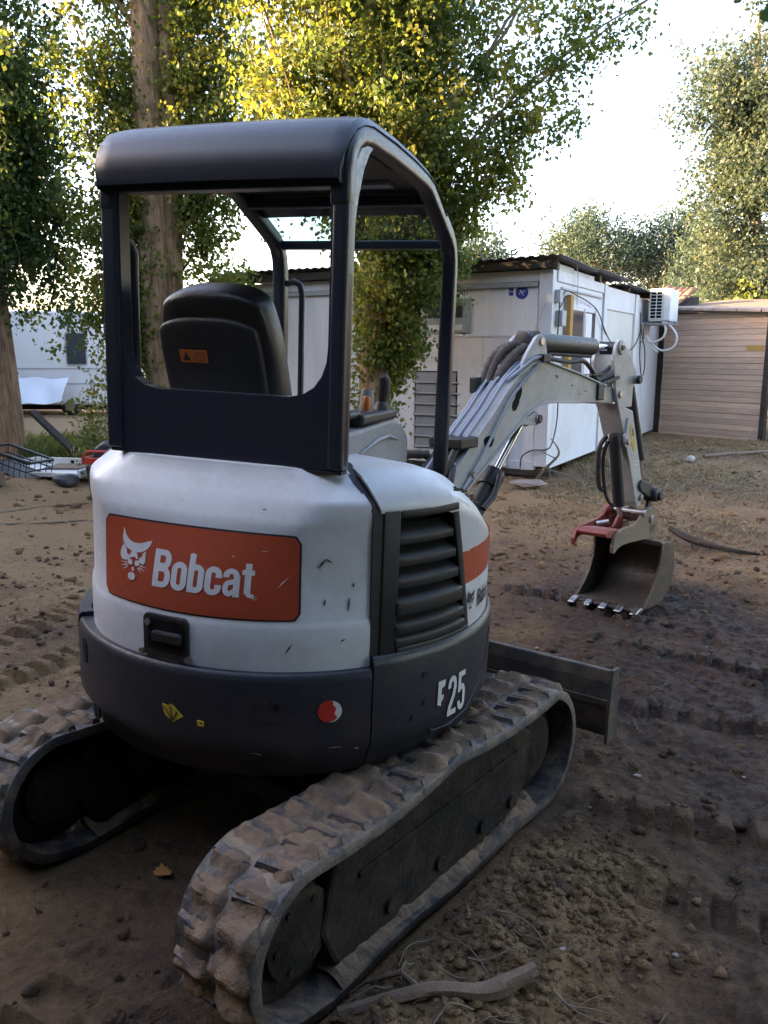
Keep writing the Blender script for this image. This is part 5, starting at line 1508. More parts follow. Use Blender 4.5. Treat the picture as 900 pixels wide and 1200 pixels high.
# terracotta tiles stepping down beside the air conditioner
rowsT = [[(.085 * math.cos(a), y, .055 * math.sin(a)) for a in np.linspace(0, math.pi, 8)] for y in (0, .42)]
TM = MB().grid(rowsT[::-1]).mesh('roof_tile', True); TM.materials.append(M['tile'])
TR = thing('tile_roof', 'slope of terracotta tiles showing behind the air conditioning unit', 'roof', MF @ Vector((-.4, .8, 0)))
for i in range(5):
    for j in range(5):
        Mk = MF @ Matrix.Translation((-.80 + .155 * j + .02 * (i % 2), .20 + .34 * i * .55, 2.80 + .092 * i * 1.0 - .02 * j)) @ Matrix.Rotation(rad(24 + random.uniform(-3, 3)), 4, 'X') @ Matrix.Rotation(random.uniform(-.06, .06), 4, 'Z')
        o = link('roof_tile', TM, None, TR, Mk); md = o.modifiers.new('solid', 'SOLIDIFY'); md.thickness = .014
MB().prism([(.1, 2.62), (1.4, 3.10), (1.4, 2.62)], lambda y, z: (-.92, y, z), lambda y, z: (-.08, y, z)).build('roof_bed', 'darkwood', TR, MF)
# bin put in for an unclear dark shape past the shed post
BN = thing('standin_bin', 'dark bin put in for an unclear dark object just past the timber shed at the right edge', 'bin', (8.35, 16.9, 0), rad(-20))
MBN = WM[BN.name]
MB().prism([(-.24, 0), (.24, 0), (.30, .95), (-.30, .95)], lambda x, z: (x, -.3, z), lambda x, z: (x, .3, z)).build('body', 'bin', BN, MBN, bevel=.03)
MB().box(-.32, .32, -.34, .34, .955, 1.03).build('lid', 'bin', BN, MBN, bevel=.02)

# ------------------------------------------------------------------ caravans
def caravan(name, label, x0, x1, y, z1, depth, mirror=False, win=None, group='caravans parked beyond the trees'):
    cv = thing(name, label, 'caravan', ((x0 + x1) / 2, y, 0), 0, group)
    Mv = Matrix.Translation((0, y, 0)); c = .55
    prof = [(x0, .32), (x1 - .12, .32), (x1 + .06, .60), (x1, 1.45), (x1 - .18, z1 - .55), (x1 - .30, z1 - .2), (x1 - .52, z1 - .04), (x1 - .75, z1), (x0, z1)]
    MB().prism(prof, lambda a, z: (a, 0, z), lambda a, z: (a, depth, z)).build('body', 'vanwhite', cv, Mv, bevel=.07, seg=3)
    MB().box(x0 + .02, x1 - .18, .1, depth - .1, .18, .33).build('chassis', 'hollow', cv, Mv)
    for zz in (1.36, .92):
        MB().box(x0 + .05, x1 - .16 - .05 * (zz > 1), -.012, .0, zz, zz + .035).build('trim', 'vangrey', cv, Mv)
    for (a, b, z0, zt) in win:
        w = MB().prism(rrect(a, b, z0, zt, .07), lambda p, q: (p, -.022, q), lambda p, q: (p, .0, q)).build('window', 'vangrey', cv, Mv)
        MB().prism(rrect(a + .04, b - .04, z0 + .04, zt - .04, .05), lambda p, q: (p, -.030, q), lambda p, q: (p, -.02, q)).build('pane', 'glass', w, Mv)
    for xx in (x0 + .9, x1 - 1.25):
        wh = MB().tube([(xx, .02, .30), (xx, .22, .30)], .30, 20).build('wheel', 'tyre', cv, Mv, smooth=True, bevel=.03)
        MB().tube([(xx, .0, .30), (xx, .05, .30)], .16, 16).build('rim', 'steel', wh, Mv, smooth=True)
    MB().box(x1 - .10, x1 + .01, -.02, .0, .95, 1.6).build('lamp_cluster', 'redframe', cv, Mv)
    return cv
caravan('caravan', 'white caravan with a dark window parked behind the leftmost tree', -12.6, -7.98, 24.0, 3.02, 2.2, win=[(-9.25, -8.62, 1.46, 2.42)])
caravan('caravan', 'white caravan showing through the canopy behind the seat', -8.6, -5.6, 27.5, 2.85, 2.2, win=[(-8.3, -7.5, 1.35, 2.15), (-7.0, -6.2, 1.4, 2.15)])
rows = []
for i in range(14):
    u = i / 13
    rows.append([(-11.2 + 2.1 * u, 23.0 + .7 * v + .05 * math.sin(u * 9 + v * 4), .34 + .10 * u + (.80 - .15 * u) * v + .03 * math.sin(u * 14)) for v in np.linspace(0, 1, 8)])
tp = MB().grid(rows).build('awning_sheet', 'tarp', None, None, smooth=True, thick=.01)
tag(tp, 'pale sheet draped low against the left caravan', 'sheet')

# ------------------------------------------------------------------ trees
def leaf_quads(P, size, g, droop=.4, aspect=.8, fold=.25, upn=0.0):
    n = len(P)
    ax = g.normal(size=(n, 3)); ax[:, 2] -= droop * 1.5; ax /= np.linalg.norm(ax, axis=1)[:, None]
    nr = g.normal(size=(n, 3)); nr[:, 2] += upn
    b = np.cross(ax, nr); b /= np.linalg.norm(b, axis=1)[:, None] + 1e-9
    nn = np.cross(ax, b)
    s = (size * g.uniform(.5, 1.4, n))[:, None]
    p0 = P; p2 = P + ax * s
    m = P + ax * s * .42
    p1 = m + b * s * aspect * .5 + nn * s * fold * .3; p3 = m - b * s * aspect * .5 + nn * s * fold * .3
    V = np.stack([p0, p1, p2, p3], 1).reshape(-1, 3)
    return V, np.arange(n * 4).reshape(n, 4)
def spline_pts(pts, n):
    pts = np.array(pts, float); d = np.r_[0, np.cumsum(np.linalg.norm(np.diff(pts, axis=0), axis=1))]
    t = np.linspace(0, d[-1], n)
    return np.stack([np.interp(t, d, pts[:, k]) for k in range(3)], -1)
def tube_np(P, r0, r1, n=5):
    rs = np.linspace(r0, r1, len(P)); m = MB(); m.tube([tuple(p) for p in P], list(map(float, rs)), n); return m
def trunk_mesh(pts, radii, seed, n=18, amp=.10):
    P = spline_pts(pts, 46); rr = np.interp(np.linspace(0, 1, 46), np.linspace(0, 1, len(radii)), radii)
    m = MB(); m.tube([tuple(p) for p in P], list(map(float, rr)), n, cap=True)
    V = np.array(m.V); k = 46 * n
    ang = np.tile(np.arange(n), 46) / n * 6.28; hz = np.repeat(np.arange(46), n) * .16
    f = 1 + amp * 2 * fbm(np.cos(ang) * 2.2 + 5, np.sin(ang) * 2.2 + hz * .5, seed, 3) + amp * .5 * np.sin(ang * 5 + hz)
    C = np.repeat(P, n, axis=0); V[:k] = C + (V[:k] - C) * f[:, None]
    m.V = [tuple(v) for v in V]
    return m
def tree(name, label, base, stems, shoots, nleaf, lsize, lmat, seed, spread=.16, bark='bark', var=(.45, .22), group=None, clad=0, droop=.5, density=None, drop=0):
    g = np.random.default_rng(seed)
    T = thing(name, label, 'tree', base, 0, group)
    B = np.array(base, float)
    for pts, radii in stems:
        trunk_mesh(pts, radii, seed).build('trunk', bark, T, None, smooth=True)
    br = MB(); LP = []; LV = []
    w = np.array([s[2] for s in shoots]); cnt = (w / w.sum() * nleaf).astype(int)
    for (pts, r, wt), c in zip(shoots, cnt):
        P = spline_pts(pts, 9); P[1:-1] += g.normal(0, .04, (7, 3))
        t = tube_np(P, r, r * .25, 5); br.add(t.V, t.F)
        # leaves sit in clumps along the shoot
        nc = max(3, int(c / 46)); tc = g.uniform(.12, 1.0, nc) ** .8
        cc = np.stack([np.interp(tc, np.linspace(0, 1, 9), P[:, k]) for k in range(3)], -1) + g.normal(0, spread, (nc, 3)) * (.5 + tc)[:, None]
        cv = g.normal(var[0], var[1], nc)
        q = g.integers(0, nc, c)
        LP.append(cc[q] + g.normal(0, spread * .55, (c, 3))); LV.append(cv[q] + g.normal(0, .09, c))
    if clad:
        for pts, radii in stems[:1]:
            P = spline_pts(pts, 40); i = g.integers(0, 34, clad); a = g.uniform(0, 6.28, clad)
            rr = np.interp(i, np.linspace(0, 39, len(radii)), radii) + np.abs(g.normal(0, .12, clad))
            LP.append(P[i] + np.stack([np.cos(a) * rr, np.sin(a) * rr, g.uniform(-.1, .1, clad)], -1)); LV.append(g.normal(var[0], var[1], clad))
    LP = np.concatenate(LP); LV = np.clip(np.concatenate(LV), 0, 1)
    k = LP[:, 2] > .15; LP, LV = LP[k], LV[k]
    V, F = leaf_quads(LP, lsize, g, droop)
    br.build('branches', 'shoot' if bark == 'bark' else bark, T, None, smooth=True)
    link('crown', fast_mesh('crown', V, F, LV), lmat, T)
    return T
def rising(base_pts, n, h0, h1, L0, L1, a0, a1, g, az=None, r=.026, w=1.0, bend=.3):
    """shoots leaving a stem and turning upward"""
    P = np.array(base_pts, float); out = []
    for _ in range(n):
        h = g.uniform(h0, h1); p = np.array([np.interp(h, P[:, 2], P[:, 0]), np.interp(h, P[:, 2], P[:, 1]), h])
        a = g.uniform(*az) if az else g.uniform(0, 6.283)
        el = rad(g.uniform(a0, a1)); L = g.uniform(L0, L1)
        out_ = np.array([math.cos(a), math.sin(a), 0])
        d1 = out_ * math.sin(el) + np.array([0, 0, math.cos(el)])
        d2 = out_ * math.sin(el * (1 - bend)) + np.array([0, 0, math.cos(el * (1 - bend))])
        out.append(([p, p + d1 * L * .45, p + d1 * L * .45 + d2 * L * .55], r * L / 2, w * L))
    return out
def hanging(base_pts, n, h0, h1, L0, L1, g, az=None, r=.010, w=1.0):
    P = np.array(base_pts, float); out = []
    for _ in range(n):
        h = g.uniform(h0, h1); p = np.array([np.interp(h, P[:, 2], P[:, 0]), np.interp(h, P[:, 2], P[:, 1]), h])
        a = g.uniform(*az) if az else g.uniform(0, 6.283); L = g.uniform(L0, L1)
        o_ = np.array([math.cos(a), math.sin(a), 0])
        out.append(([p, p + o_ * L * .5 + [0, 0, L * .1], p + o_ * L * .75 - [0, 0, L * .35], p + o_ * L * .8 - [0, 0, L * .7]], r, w * L))
    return out
gt = np.random.default_rng(77)
# 1: leftmost poplar
s1 = [(-6.42, 13.8, -.1), (-6.45, 13.8, 2.0), (-6.5, 13.8, 5), (-6.45, 13.8, 11)]
sh = rising(s1, 18, 1.0, 7.0, 1.4, 2.6, 20, 46, gt, (1.8, 4.5)) + rising(s1, 44, 2.4, 8.0, 1.5, 3.0, 22, 52, gt) + hanging(s1, 26, 3.4, 6.4, .9, 1.8, gt, (-.9, .5)) + hanging(s1, 12, 3.2, 6, .8, 1.5, gt)
tree('poplar_tree', 'tall leafy poplar with a sunlit bare trunk foot at the left edge', (-6.42, 13.8, 0), [(s1, [.30, .22, .19, .16, .12])], sh, 84000, .078, 'darkleaf', 301, .22, var=(.48, .26), group='poplars behind the excavator')
# 2: double-stemmed poplar seen through the canopy
s2 = [(-3.42, 13.0, -.1), (-3.52, 13.0, 2.5), (-3.50, 13.0, 5.5), (-3.46, 13.0, 11)]
s2b = [(-3.38, 13.1, -.1), (-3.36, 13.1, 2.5), (-3.22, 13.1, 5.5), (-3.15, 13.1, 10)]
sh = rising(s2, 40, 1.0, 8.0, 1.2, 2.8, 18, 46, gt, (2.1, 3.7)) + rising(s2b, 36, 2.4, 8.0, 1.4, 3.0, 18, 50, gt, (-.75, .95)) + hanging(s2, 18, 1.8, 4.6, .7, 1.2, gt, (2.2, 4.0)) + hanging(s2b, 9, 3.0, 6.5, .8, 1.5, gt, (-.8, .8))
tree('poplar_tree', 'double-stemmed poplar wrapped in shoots, seen through the canopy and rising above it', (-3.45, 13.0, 0), [(s2, [.34, .25, .22, .19, .13]), (s2b, [.22, .2, .19, .15, .1])], sh, 62000, .070, 'poplarleaf', 302, .20, var=(.55, .24), clad=500, group='poplars behind the excavator')
# 3: bushy poplar in the middle
s3 = [(-.10, 11.2, -.1), (-.12, 11.2, 2.0), (-.14, 11.2, 4.5), (-.06, 11.2, 9)]
l3 = [([(-.1, 11.2, 2.6), (.9, 11.1, 4.2), (2.0, 11.1, 5.3), (3.3, 11.0, 6.1)], .035, 3.0), ([(-.1, 11.2, 3.2), (.9, 11.2, 4.9), (1.9, 11.2, 6.4), (2.6, 11.2, 7.4)], .04, 4.0),
      ([(-.1, 11.2, 2.0), (.7, 11.0, 3.2), (1.45, 11.0, 4.2), (2.05, 10.9, 4.9)], .035, 4.0), ([(-.1, 11.2, 3.0), (-.9, 11.2, 4.6), (-1.5, 11.2, 5.8), (-1.8, 11.2, 7.2)], .03, 2.2)]
sh = rising(s3, 40, .8, 6.0, 1.6, 3.4, 14, 36, gt, (-1.5, 1.5)) + rising(s3, 26, 2.6, 6.5, 1.6, 3.2, 16, 44, gt, (1.9, 4.3)) + l3 * 2
tree('poplar_tree', 'bushy yellow-green poplar with ivy-covered trunk between the excavator and the cabin', (-.10, 11.2, 0), [(s3, [.24, .20, .19, .17, .12])], sh, 124000, .062, 'poplarleaf', 303, .18, var=(.60, .24), clad=5200, group='poplars behind the excavator')
# 4: pale tree at the right edge
s4 = [(11.6, 24.5, -.1), (11.2, 24.5, 3), (10.6, 24.5, 6), (10.3, 24.5, 11)]
g4 = np.random.default_rng(5)
sh = []
for k in range(48):
    h = g4.uniform(3.0, 9.5); p = np.array([np.interp(h, [0, 3, 6, 11], [11.6, 11.2, 10.6, 10.3]), 24.5, h]); a = g4.uniform(0, 6.283); L = g4.uniform(1.2, 2.6) * (1.1 - .04 * h)
    o_ = np.array([math.cos(a), math.sin(a), 0]); sh.append(([p, p + o_ * L * .6 + [0, 0, L * .5], p + o_ * L + [0, 0, L * (.5 + g4.uniform(-.3, .3))]], .025, L))
tree('pale_tree', 'tall pale grey-green tree with arching branches at the right edge', (11.6, 24.5, 0), [(s4, [.2, .17, .13, .08])], sh, 52000, .105, 'paleleaf', 304, .34, 'palebark', var=(.5, .25))
# bright shrub by the shed's right end
sh = [([(10.4, 21.5, 0), (10.4 + math.cos(k) * .7, 21.5, 1.6 + .1 * k % 1), (10.4 + math.cos(k) * 1.1, 21.5 + math.sin(k), 2.8 + .4 * math.sin(k * 2.3))], .02, 1) for k in range(9)]
tree('leafy_shrub', 'bright green shrub rising behind the right end of the shed', (10.4, 21.5, 0), [([(10.4, 21.5, -.1), (10.4, 21.5, 1.6)], [.06, .04])], sh, 4200, .13, 'poplarleaf', 305, .32, var=(.6, .2))
# umbrella pines far behind
def pine(label, x, y, ztop_, rx, hz, seed, n, lean=0.0):
    g = np.random.default_rng(seed)
    T = thing('umbrella_pine', label, 'tree', (x, y, 0), 0, 'umbrella pines beyond the cabin')
    zc = ztop_ - hz
    tr = [(x + lean, y, -.1), (x + lean * .6, y, zc * .45), (x, y, zc)]
    trunk_mesh(tr, [.32, .26, .2], seed).build('trunk', 'bark', T, None, smooth=True)
    br = MB(); LP = []; LV = []
    for k in range(26):
        a = g.uniform(0, 6.283); rr = rx * math.sqrt(g.random()); e = np.array([x + rr * math.cos(a), y + rr * math.sin(a) * .8, zc + hz * (1 - (rr / rx) ** 2) * g.uniform(.45, .95)])
        P = spline_pts([(x, y, zc * (.55 + .35 * g.random())), ((x + e[0]) / 2, (y + e[1]) / 2, zc * .98), e], 8)
        t = tube_np(P, .09, .03, 5); br.add(t.V, t.F)
        m = int(n / 26); cs = e + g.normal(0, 1, (m, 3)) * [rx * .19, rx * .19, hz * .20]
        LP.append(cs); LV.append(np.clip(g.normal(.4, .18, m) + (cs[:, 2] - zc) / hz * .12, 0, 1))
    LP = np.concatenate(LP); V, F = leaf_quads(LP, .34, g, 0, .28, 0)
    br.build('branches', 'bark', T, None, smooth=True)
    link('crown', fast_mesh('crown', V, F, np.concatenate(LV)), 'pineleaf', T)
pine('umbrella pine with a broad flat crown directly behind the cabin roof corner', 14.6, 60, 11.8, 3.9, 4.2, 401, 15000)
pine('umbrella pine whose crown meets the pale tree, to the right of its neighbour', 20.5, 60, 12.0, 3.9, 5.2, 402, 15000)
pine('dark pine standing above the air conditioning unit, lowest of the pines', 19.3, 50, 9.6, 2.6, 5.2, 403, 9000)
pine('pine seen low through the poplar just right of the canopy post', 4.4, 46, 8.6, 3.2, 4.2, 404, 8000)
# hedges and trees added out of frame to shade the yard
def mass(name, label, cat, centers, n, size, mat, seed, base):
    g = np.random.default_rng(seed); T = thing(name, label, cat, base)
    trunk_mesh([(base[0], base[1], -.1), (base[0], base[1], centers[0][2])], [.3, .18], seed).build('trunk', 'bark', T, None, smooth=True)
    LP = []
    for c in centers:
        m = int(n / len(centers)); v = g.normal(size=(m, 3)); v /= np.linalg.norm(v, axis=1)[:, None]
        LP.append(np.array(c[:3]) + v * (g.random(m) ** .45)[:, None] * np.array(c[3:6]))
    LP = np.concatenate(LP); V, F = leaf_quads(LP, size, g, .2)
    link('crown', fast_mesh('crown', V, F, np.clip(g.normal(.4, .2, len(LP)), 0, 1)), mat, T); return T
hx = []
for k in range(9):
    for zz in (1.6, 4.3, 6.6):
        hx.append((-14 + gt.uniform(-.3, .3), -7.5 + 1.95 * k + gt.uniform(-.3, .3), zz + gt.uniform(-.3, .3), 1.5, 2.3, 2.3))
mass('added_hedge', 'tall dense hedge added out of view on the near left to shade the machine', 'hedge', hx, 36000, .5, 'darkleaf', 501, (-14, 3, 0))
hx = [(-14 + gt.uniform(-.3, .3), 16.2 + 1.4 * k, z_ + gt.uniform(-.2, .2), 1.4, 1.7, 1.95) for k in range(8) for z_ in (1.5, 4.2)] + [(-14, yy, z_, 1.4, 1.5, 1.9) for yy in (9.6, 11.2, 12.4) for z_ in (1.5, 4.2)] + [(-14, 14.3, 5.0, 1.0, 1.1, 1.1), (-14, 13.4, 2.4, 1.2, .75, 2.4), (-14, 15.4, 2.4, 1.2, .7, 2.4)]  # low gap shaped to let sun onto the left trunk foot
mass('added_hedge', 'dense hedge added out of view on the far left to shade the yard', 'hedge', hx, 28000, .38, 'darkleaf', 505, (-14, 20, 0))
mass('added_shade_tree', 'broad leafy tree added out of view behind the viewer on the right for shade', 'tree', [(3.2, -3.5, 6.0, 3.6, 3.2, 2.2), (5.6, -1.5, 5.6, 2.6, 2.6, 2.0), (1.0, -5, 6.5, 3, 3, 2.2)], 11000, .30, 'darkleaf', 502, (4.6, -3.6, 0))
mass('added_shade_tree', 'broad leafy tree added out of view behind the viewer on the left for shade', 'tree', [(-4.4, -3.6, 5.6, 3.4, 3.2, 2.3), (-6.6, -1.0, 5.2, 2.6, 2.6, 2.0), (-2.0, -5.5, 6.4, 3, 3, 2.2)], 11000, .30, 'darkleaf', 503, (-5.2, -3.8, 0))
mass('added_shade_tree', 'broad leafy tree added out of view beside the viewer on the right for shade', 'tree', [(7.6, 3.5, 4.6, 2.6, 3.0, 2.6), (8.6, 6.5, 5.2, 2.6, 2.6, 2.8), (6.4, .6, 5.6, 2.4, 2.6, 2.2)], 12000, .30, 'darkleaf', 506, (8.0, 4.5, 0))
hx = []
for k in range(9):
    for zz in (1.6, 4.2):
        hx.append((-9 + 2.2 * k + gt.uniform(-.4, .4), -4.6 + gt.uniform(-.5, .5) - .05 * (k - 4) ** 2 * -.6, zz + gt.uniform(-.4, .4), 1.7, 1.3, 1.9))
mass('added_hedge', 'tall dense hedge added behind the viewer to block sky light', 'hedge', hx, 28000, .42, 'darkleaf', 504, (0, -4.6, 0))
# a spray of its leaves hangs into the top right corner
OB = thing('overhanging_branch', 'thin branch with a few large green leaves hanging into the top right corner', 'branch', (2.05, 3.3, 2.6))
MB().tube([(2.3, 3.1, 3.6), (1.85, 3.25, 3.25), (1.60, 3.3, 2.95), (1.54, 3.3, 2.62)], [.012, .009, .006, .003], 6).build('twig', 'twig', OB, None, smooth=True)
MB().tube([(1.85, 3.25, 3.25), (1.56, 3.3, 3.10), (1.40, 3.3, 3.02)], [.006, .004, .002], 6).build('twig', 'twig', OB, None, smooth=True)
LFP = [(0, 0), (.35, .10), (.48, .34), (.30, .42), (.34, .70), (.12, .66), (0, 1), (-.12, .66), (-.34, .70), (-.30, .42), (-.48, .34), (-.35, .10)]
LFM = mesh_from('leaf', [(x, y, -.25 * abs(x) + .06 * math.sin(y * 5)) for x, y in LFP], [tuple(range(12))]); LFM.materials.append(M['darkleaf'])
for k, (x, y, z, s_, a, b) in enumerate(((1.71, 3.30, 2.99, .085, 60, 200), (1.62, 3.31, 3.06, .05, 75, 120), (1.66, 3.3, 3.18, .05, 80, 30), (1.84, 3.3, 2.62, .085, 50, 190), (1.85, 3.32, 2.72, .07, 70, 100), (1.80, 3.3, 2.80, .06, 60, 240), (1.92, 3.28, 2.92, .08, 60, 160))):
    link('leaf', LFM, None, OB, Matrix.Translation((x - .30, y, z)) @ Euler((rad(a), rad(10 * (k % 3)), rad(b))).to_matrix().to_4x4() @ Matrix.Scale(s_, 4))

# ------------------------------------------------------------------ weeds, grass, straw
def blades(name, label, cat, pts, n, h, spread, mat, seed, kind='stuff'):
    g = np.random.default_rng(seed); P = []
    for (x, y, r) in pts:
        m = int(n / len(pts)); a = g.uniform(0, 6.283, m); q = r * np.sqrt(g.random(m))
        P.append(np.stack([x + q * np.cos(a), y + q * np.sin(a)], -1))
    P = np.concatenate(P); m = len(P); z = ground_h(P[:, 0], P[:, 1]) - .01
    hh = h * g.uniform(.4, 1.2, m); a = g.uniform(0, 6.283, m); w = .006 + .006 * g.random(m); l = hh * g.uniform(.1, spread, m)
    bx, by = -np.sin(a) * w, np.cos(a) * w; tx, ty = np.cos(a) * l, np.sin(a) * l
    V = np.stack([np.stack([P[:, 0] - bx, P[:, 1] - by, z], -1), np.stack([P[:, 0] + bx, P[:, 1] + by, z], -1), np.stack([P[:, 0] + bx * .6 + tx * .5, P[:, 1] + by * .6 + ty * .5, z + hh * .65], -1), np.stack([P[:, 0] + tx, P[:, 1] + ty, z + hh], -1)], 1).reshape(-1, 3)
    o = link(name, fast_mesh(name, V, np.arange(m * 4).reshape(m, 4), np.clip(g.normal(.5, .22, m), 0, 1)), mat)
    return tag(o, label, cat, kind=kind)
blades('grass', 'rough green grass round the foot of the left tree', 'grass', [(-5.6, 14.4, 1.0), (-4.6, 14.0, 1.0), (-6.6, 14.8, 1.0), (-3.6, 12.4, .7), (-5.2, 15.5, 1.2)], 5200, .32, 1.0, 'grass', 601)
blades('dry_grass', 'dry straw scattered over the far end of the yard', 'straw', [(4.2, 12.5, 1.6), (5.6, 15.0, 2.0), (2.9, 10.6, 1.0), (3.6, 13.2, .8), (7.0, 15.6, 1.4), (2.6, 8.6, 1.4), (5, 11, 1.6)], 16000, .045, 3.2, 'straw', 602)
def weed(label, x, y, h, n, seed, nst=7, rr=.32):
    g = np.random.default_rng(seed); z0 = float(ground_h(x, y))
    T = thing('weed_plant', label, 'weed', (x, y, z0)); br = MB(); LP = []
    for k in range(nst):
        a = g.uniform(0, 6.283); e = np.array([x + rr * math.cos(a) * g.random(), y + rr * math.sin(a) * g.random(), z0 + h * g.uniform(.55, 1.0)])
        P = spline_pts([(x, y, z0 - .03), ((x + e[0]) / 2, (y + e[1]) / 2, z0 + h * .5), e], 7); t = tube_np(P, .008, .003, 5); br.add(t.V, t.F)
        q = g.integers(1, 7, n // nst); LP.append(P[q] + g.normal(0, .07, (n // nst, 3)))
    br.build('stem', 'twig', T, None); LP = np.concatenate(LP); LP[:, 2] = np.maximum(LP[:, 2], z0 + .02)
    V, F = leaf_quads(LP, .075, g, .1, .6); link('foliage', fast_mesh('foliage', V, F, np.clip(g.normal(.5, .2, len(LP)), 0, 1)), 'grass', T)
weed('tall leafy weed growing by the scrap boards beside the excavator', -4.0, 11.2, 1.25, 620, 701, 9, .5)
weed('low weed clump in front of the scrap boards at the excavator cover edge', -3.45, 10.0, .5, 520, 702, 12, .35)
weed('thin weed rising in front of the left caravan', -4.75, 13.2, 1.5, 260, 703, 5, .35)

# ------------------------------------------------------------------ scrap and litter
bm_ = MB().bar((-6.05, 14.0, .82), (-4.98, 13.35, .05), .14, .06).build('leaning_beam', 'darkwood', None, None, bevel=.006)
tag(bm_, 'dark beam leaning down from the leftmost tree', 'beam')
TY = thing('scrap_frame', 'white shallow frame of boards lying on the ground by the left tree', 'frame', (-4.75, 11.9, 0))
Mty = frame((-4.75, 11.9, .10), rad(14))
MB().box(-.75, .65, -.55, .35, 0, .03).build('base_board', 'panelwhite', TY, Mty, bevel=.004)
for q in ((-.75, .65, .35, .40), (-.75, .65, -.60, -.55)):
    MB().box(q[0], q[1], q[2], q[3], -.01, .13 if q[2] > 0 else .05).build('rim_board', 'panelcream', TY, Mty, bevel=.004)
MB().box(-.80, -.75, -.6, .4, -.01, .12).build('rim_board', 'panelwhite', TY, Mty, bevel=.004); MB().box(.65, .70, -.6, .4, -.01, .10).build('rim_board', 'panelwhite', TY, Mty, bevel=.004)
for x in (-.5, -.1, .3): MB().box(x, x + .05, .34, .35, .05, .10).build('painted_notch', 'hollow', TY, Mty)  # near-black pieces on the rim, painting the shade of notches
MB().box(-.2, .5, -.2, .3, .031, .06).build('board_piece', 'oldwood', TY, Mty @ Matrix.Rotation(.2, 4, 'Z'), bevel=.004)
CR = thing('wire_crate', 'black wire crate tipped on the earth in front of the white boards', 'crate', (-5.2, 11.35, 0))
Mcr = frame((-5.2, 11.35, .18), rad(20)) @ Matrix.Rotation(rad(14), 4, 'Y')
for z in (0, .12, .24):
    for p, q in (((-.4, -.25), (.4, -.25)), ((.4, -.25), (.4, .25)), ((.4, .25), (-.4, .25)), ((-.4, .25), (-.4, -.25))):
        MB().bar((*p, z), (*q, z), .018 if z < .2 else .035, .018 if z < .2 else .03).build('rail', 'plastic', CR, Mcr)
for k in range(9):
    x = -.4 + .1 * k
    for y in (-.25, .25): MB().bar((x, y, 0), (x, y, .24), .008, .008).build('wire', 'plastic', CR, Mcr)
MB().box(-.4, .4, -.25, .25, -.012, .0).build('base', 'plastic', CR, Mcr)
MB().bar((-1.0, -.2, .20), (.45, -.26, .27), .05, .04).build('handle_bar', 'plastic', CR, Mcr)
lg = trunk_mesh([(-6.5, 10.5, .16), (-5.7, 10.45, .20), (-5.0, 10.5, .18)], [.12, .13, .10], 9, 14, .2).build('log', 'oldwood', None, None, smooth=True)
tag(lg, 'short brown log lying on the earth at the left edge', 'log')
RB = thing('plastic_tub', 'red-rimmed dark plastic tub beside the rear of the excavator', 'tub', (-3.18, 9.6, 0))
Mrb = frame((-3.18, 9.6, 0), rad(10))
MB().prism([(-.22, 0), (.22, 0), (.28, .50), (-.28, .50)], lambda x, z: (x, -.25, z), lambda x, z: (x, .25, z)).build('body', 'bin', RB, Mrb, bevel=.02)
MB().box(-.30, .30, -.28, -.25, .52, .60).build('rim', 'redplastic', RB, Mrb, bevel=.008); MB().box(-.30, .30, .25, .28, .52, .60).build('rim', 'redplastic', RB, Mrb, bevel=.008)
MB().box(-.30, -.27, -.28, .28, .52, .60).build('rim', 'redplastic', RB, Mrb, bevel=.008); MB().box(.27, .30, -.28, .28, .52, .60).build('rim', 'redplastic', RB, Mrb, bevel=.008)
MB().tube([(-.28, -.28, .60), (-.2, -.30, .68), (.2, -.30, .68), (.28, -.28, .60)], .015, 8).build('handle', 'redplastic', RB, Mrb, smooth=True)
MB().prism([(-.24, .5), (.24, .5), (.18, .72), (-.05, .80), (-.2, .70)], lambda x, z: (x, -.2, z), lambda x, z: (x, .22, z)).build('bag', 'bin', RB, Mrb, bevel=.05, seg=3)
sck = lumps(np.array([[-4.35, 10.9, .10]]), np.array([.30]), 12, .5)
bb = link('crumpled_bag', mesh_from('crumpled_bag', sck[0], [tuple(f) for f in sck[1]]), 'bin'); tag(bb, 'crumpled dark blue bag on the grass in front of the white boards', 'bag')
sb = bb.modifiers.new('sub', 'SUBSURF'); sb.levels = sb.render_levels = 2
def ground_line(name, label, cat, pts, r, mat, lift=.0, n=30):
    P = spline_pts([(x, y, 0) for x, y in pts], n); P[:, 2] = ground_h(P[:, 0], P[:, 1]) + r * .6 + lift
    k = np.arange(n); P[:, 2] = np.convolve(np.pad(P[:, 2], 2, mode='edge'), np.ones(5) / 5, 'valid')
    rr = list(np.linspace(r, r * .8, n)); o = MB().tube([tuple(p) for p in P], [float(q) for q in rr], 8).build(name, mat, None, None, smooth=True)
    return tag(o, label, cat)
ground_line('cable', 'thin cable lying across the left yard, the farther of two', 'cable', [(-6, 8.4), (-4.6, 8.9), (-3.6, 9.7)], .016, 'oldwood')
ground_line('cable', 'thin cable lying across the left yard, the nearer of two', 'cable', [(-5.5, 8.0), (-4.2, 8.5), (-3.2, 8.6), (-2.6, 8.2)], .014, 'oldwood')
ground_line('wooden_pole', 'thin pale pole lying on the ground before the timber shed', 'pole', [(5.55, 14.0), (6.5, 14.3), (7.8, 14.75)], .03, 'oldwood', .02)
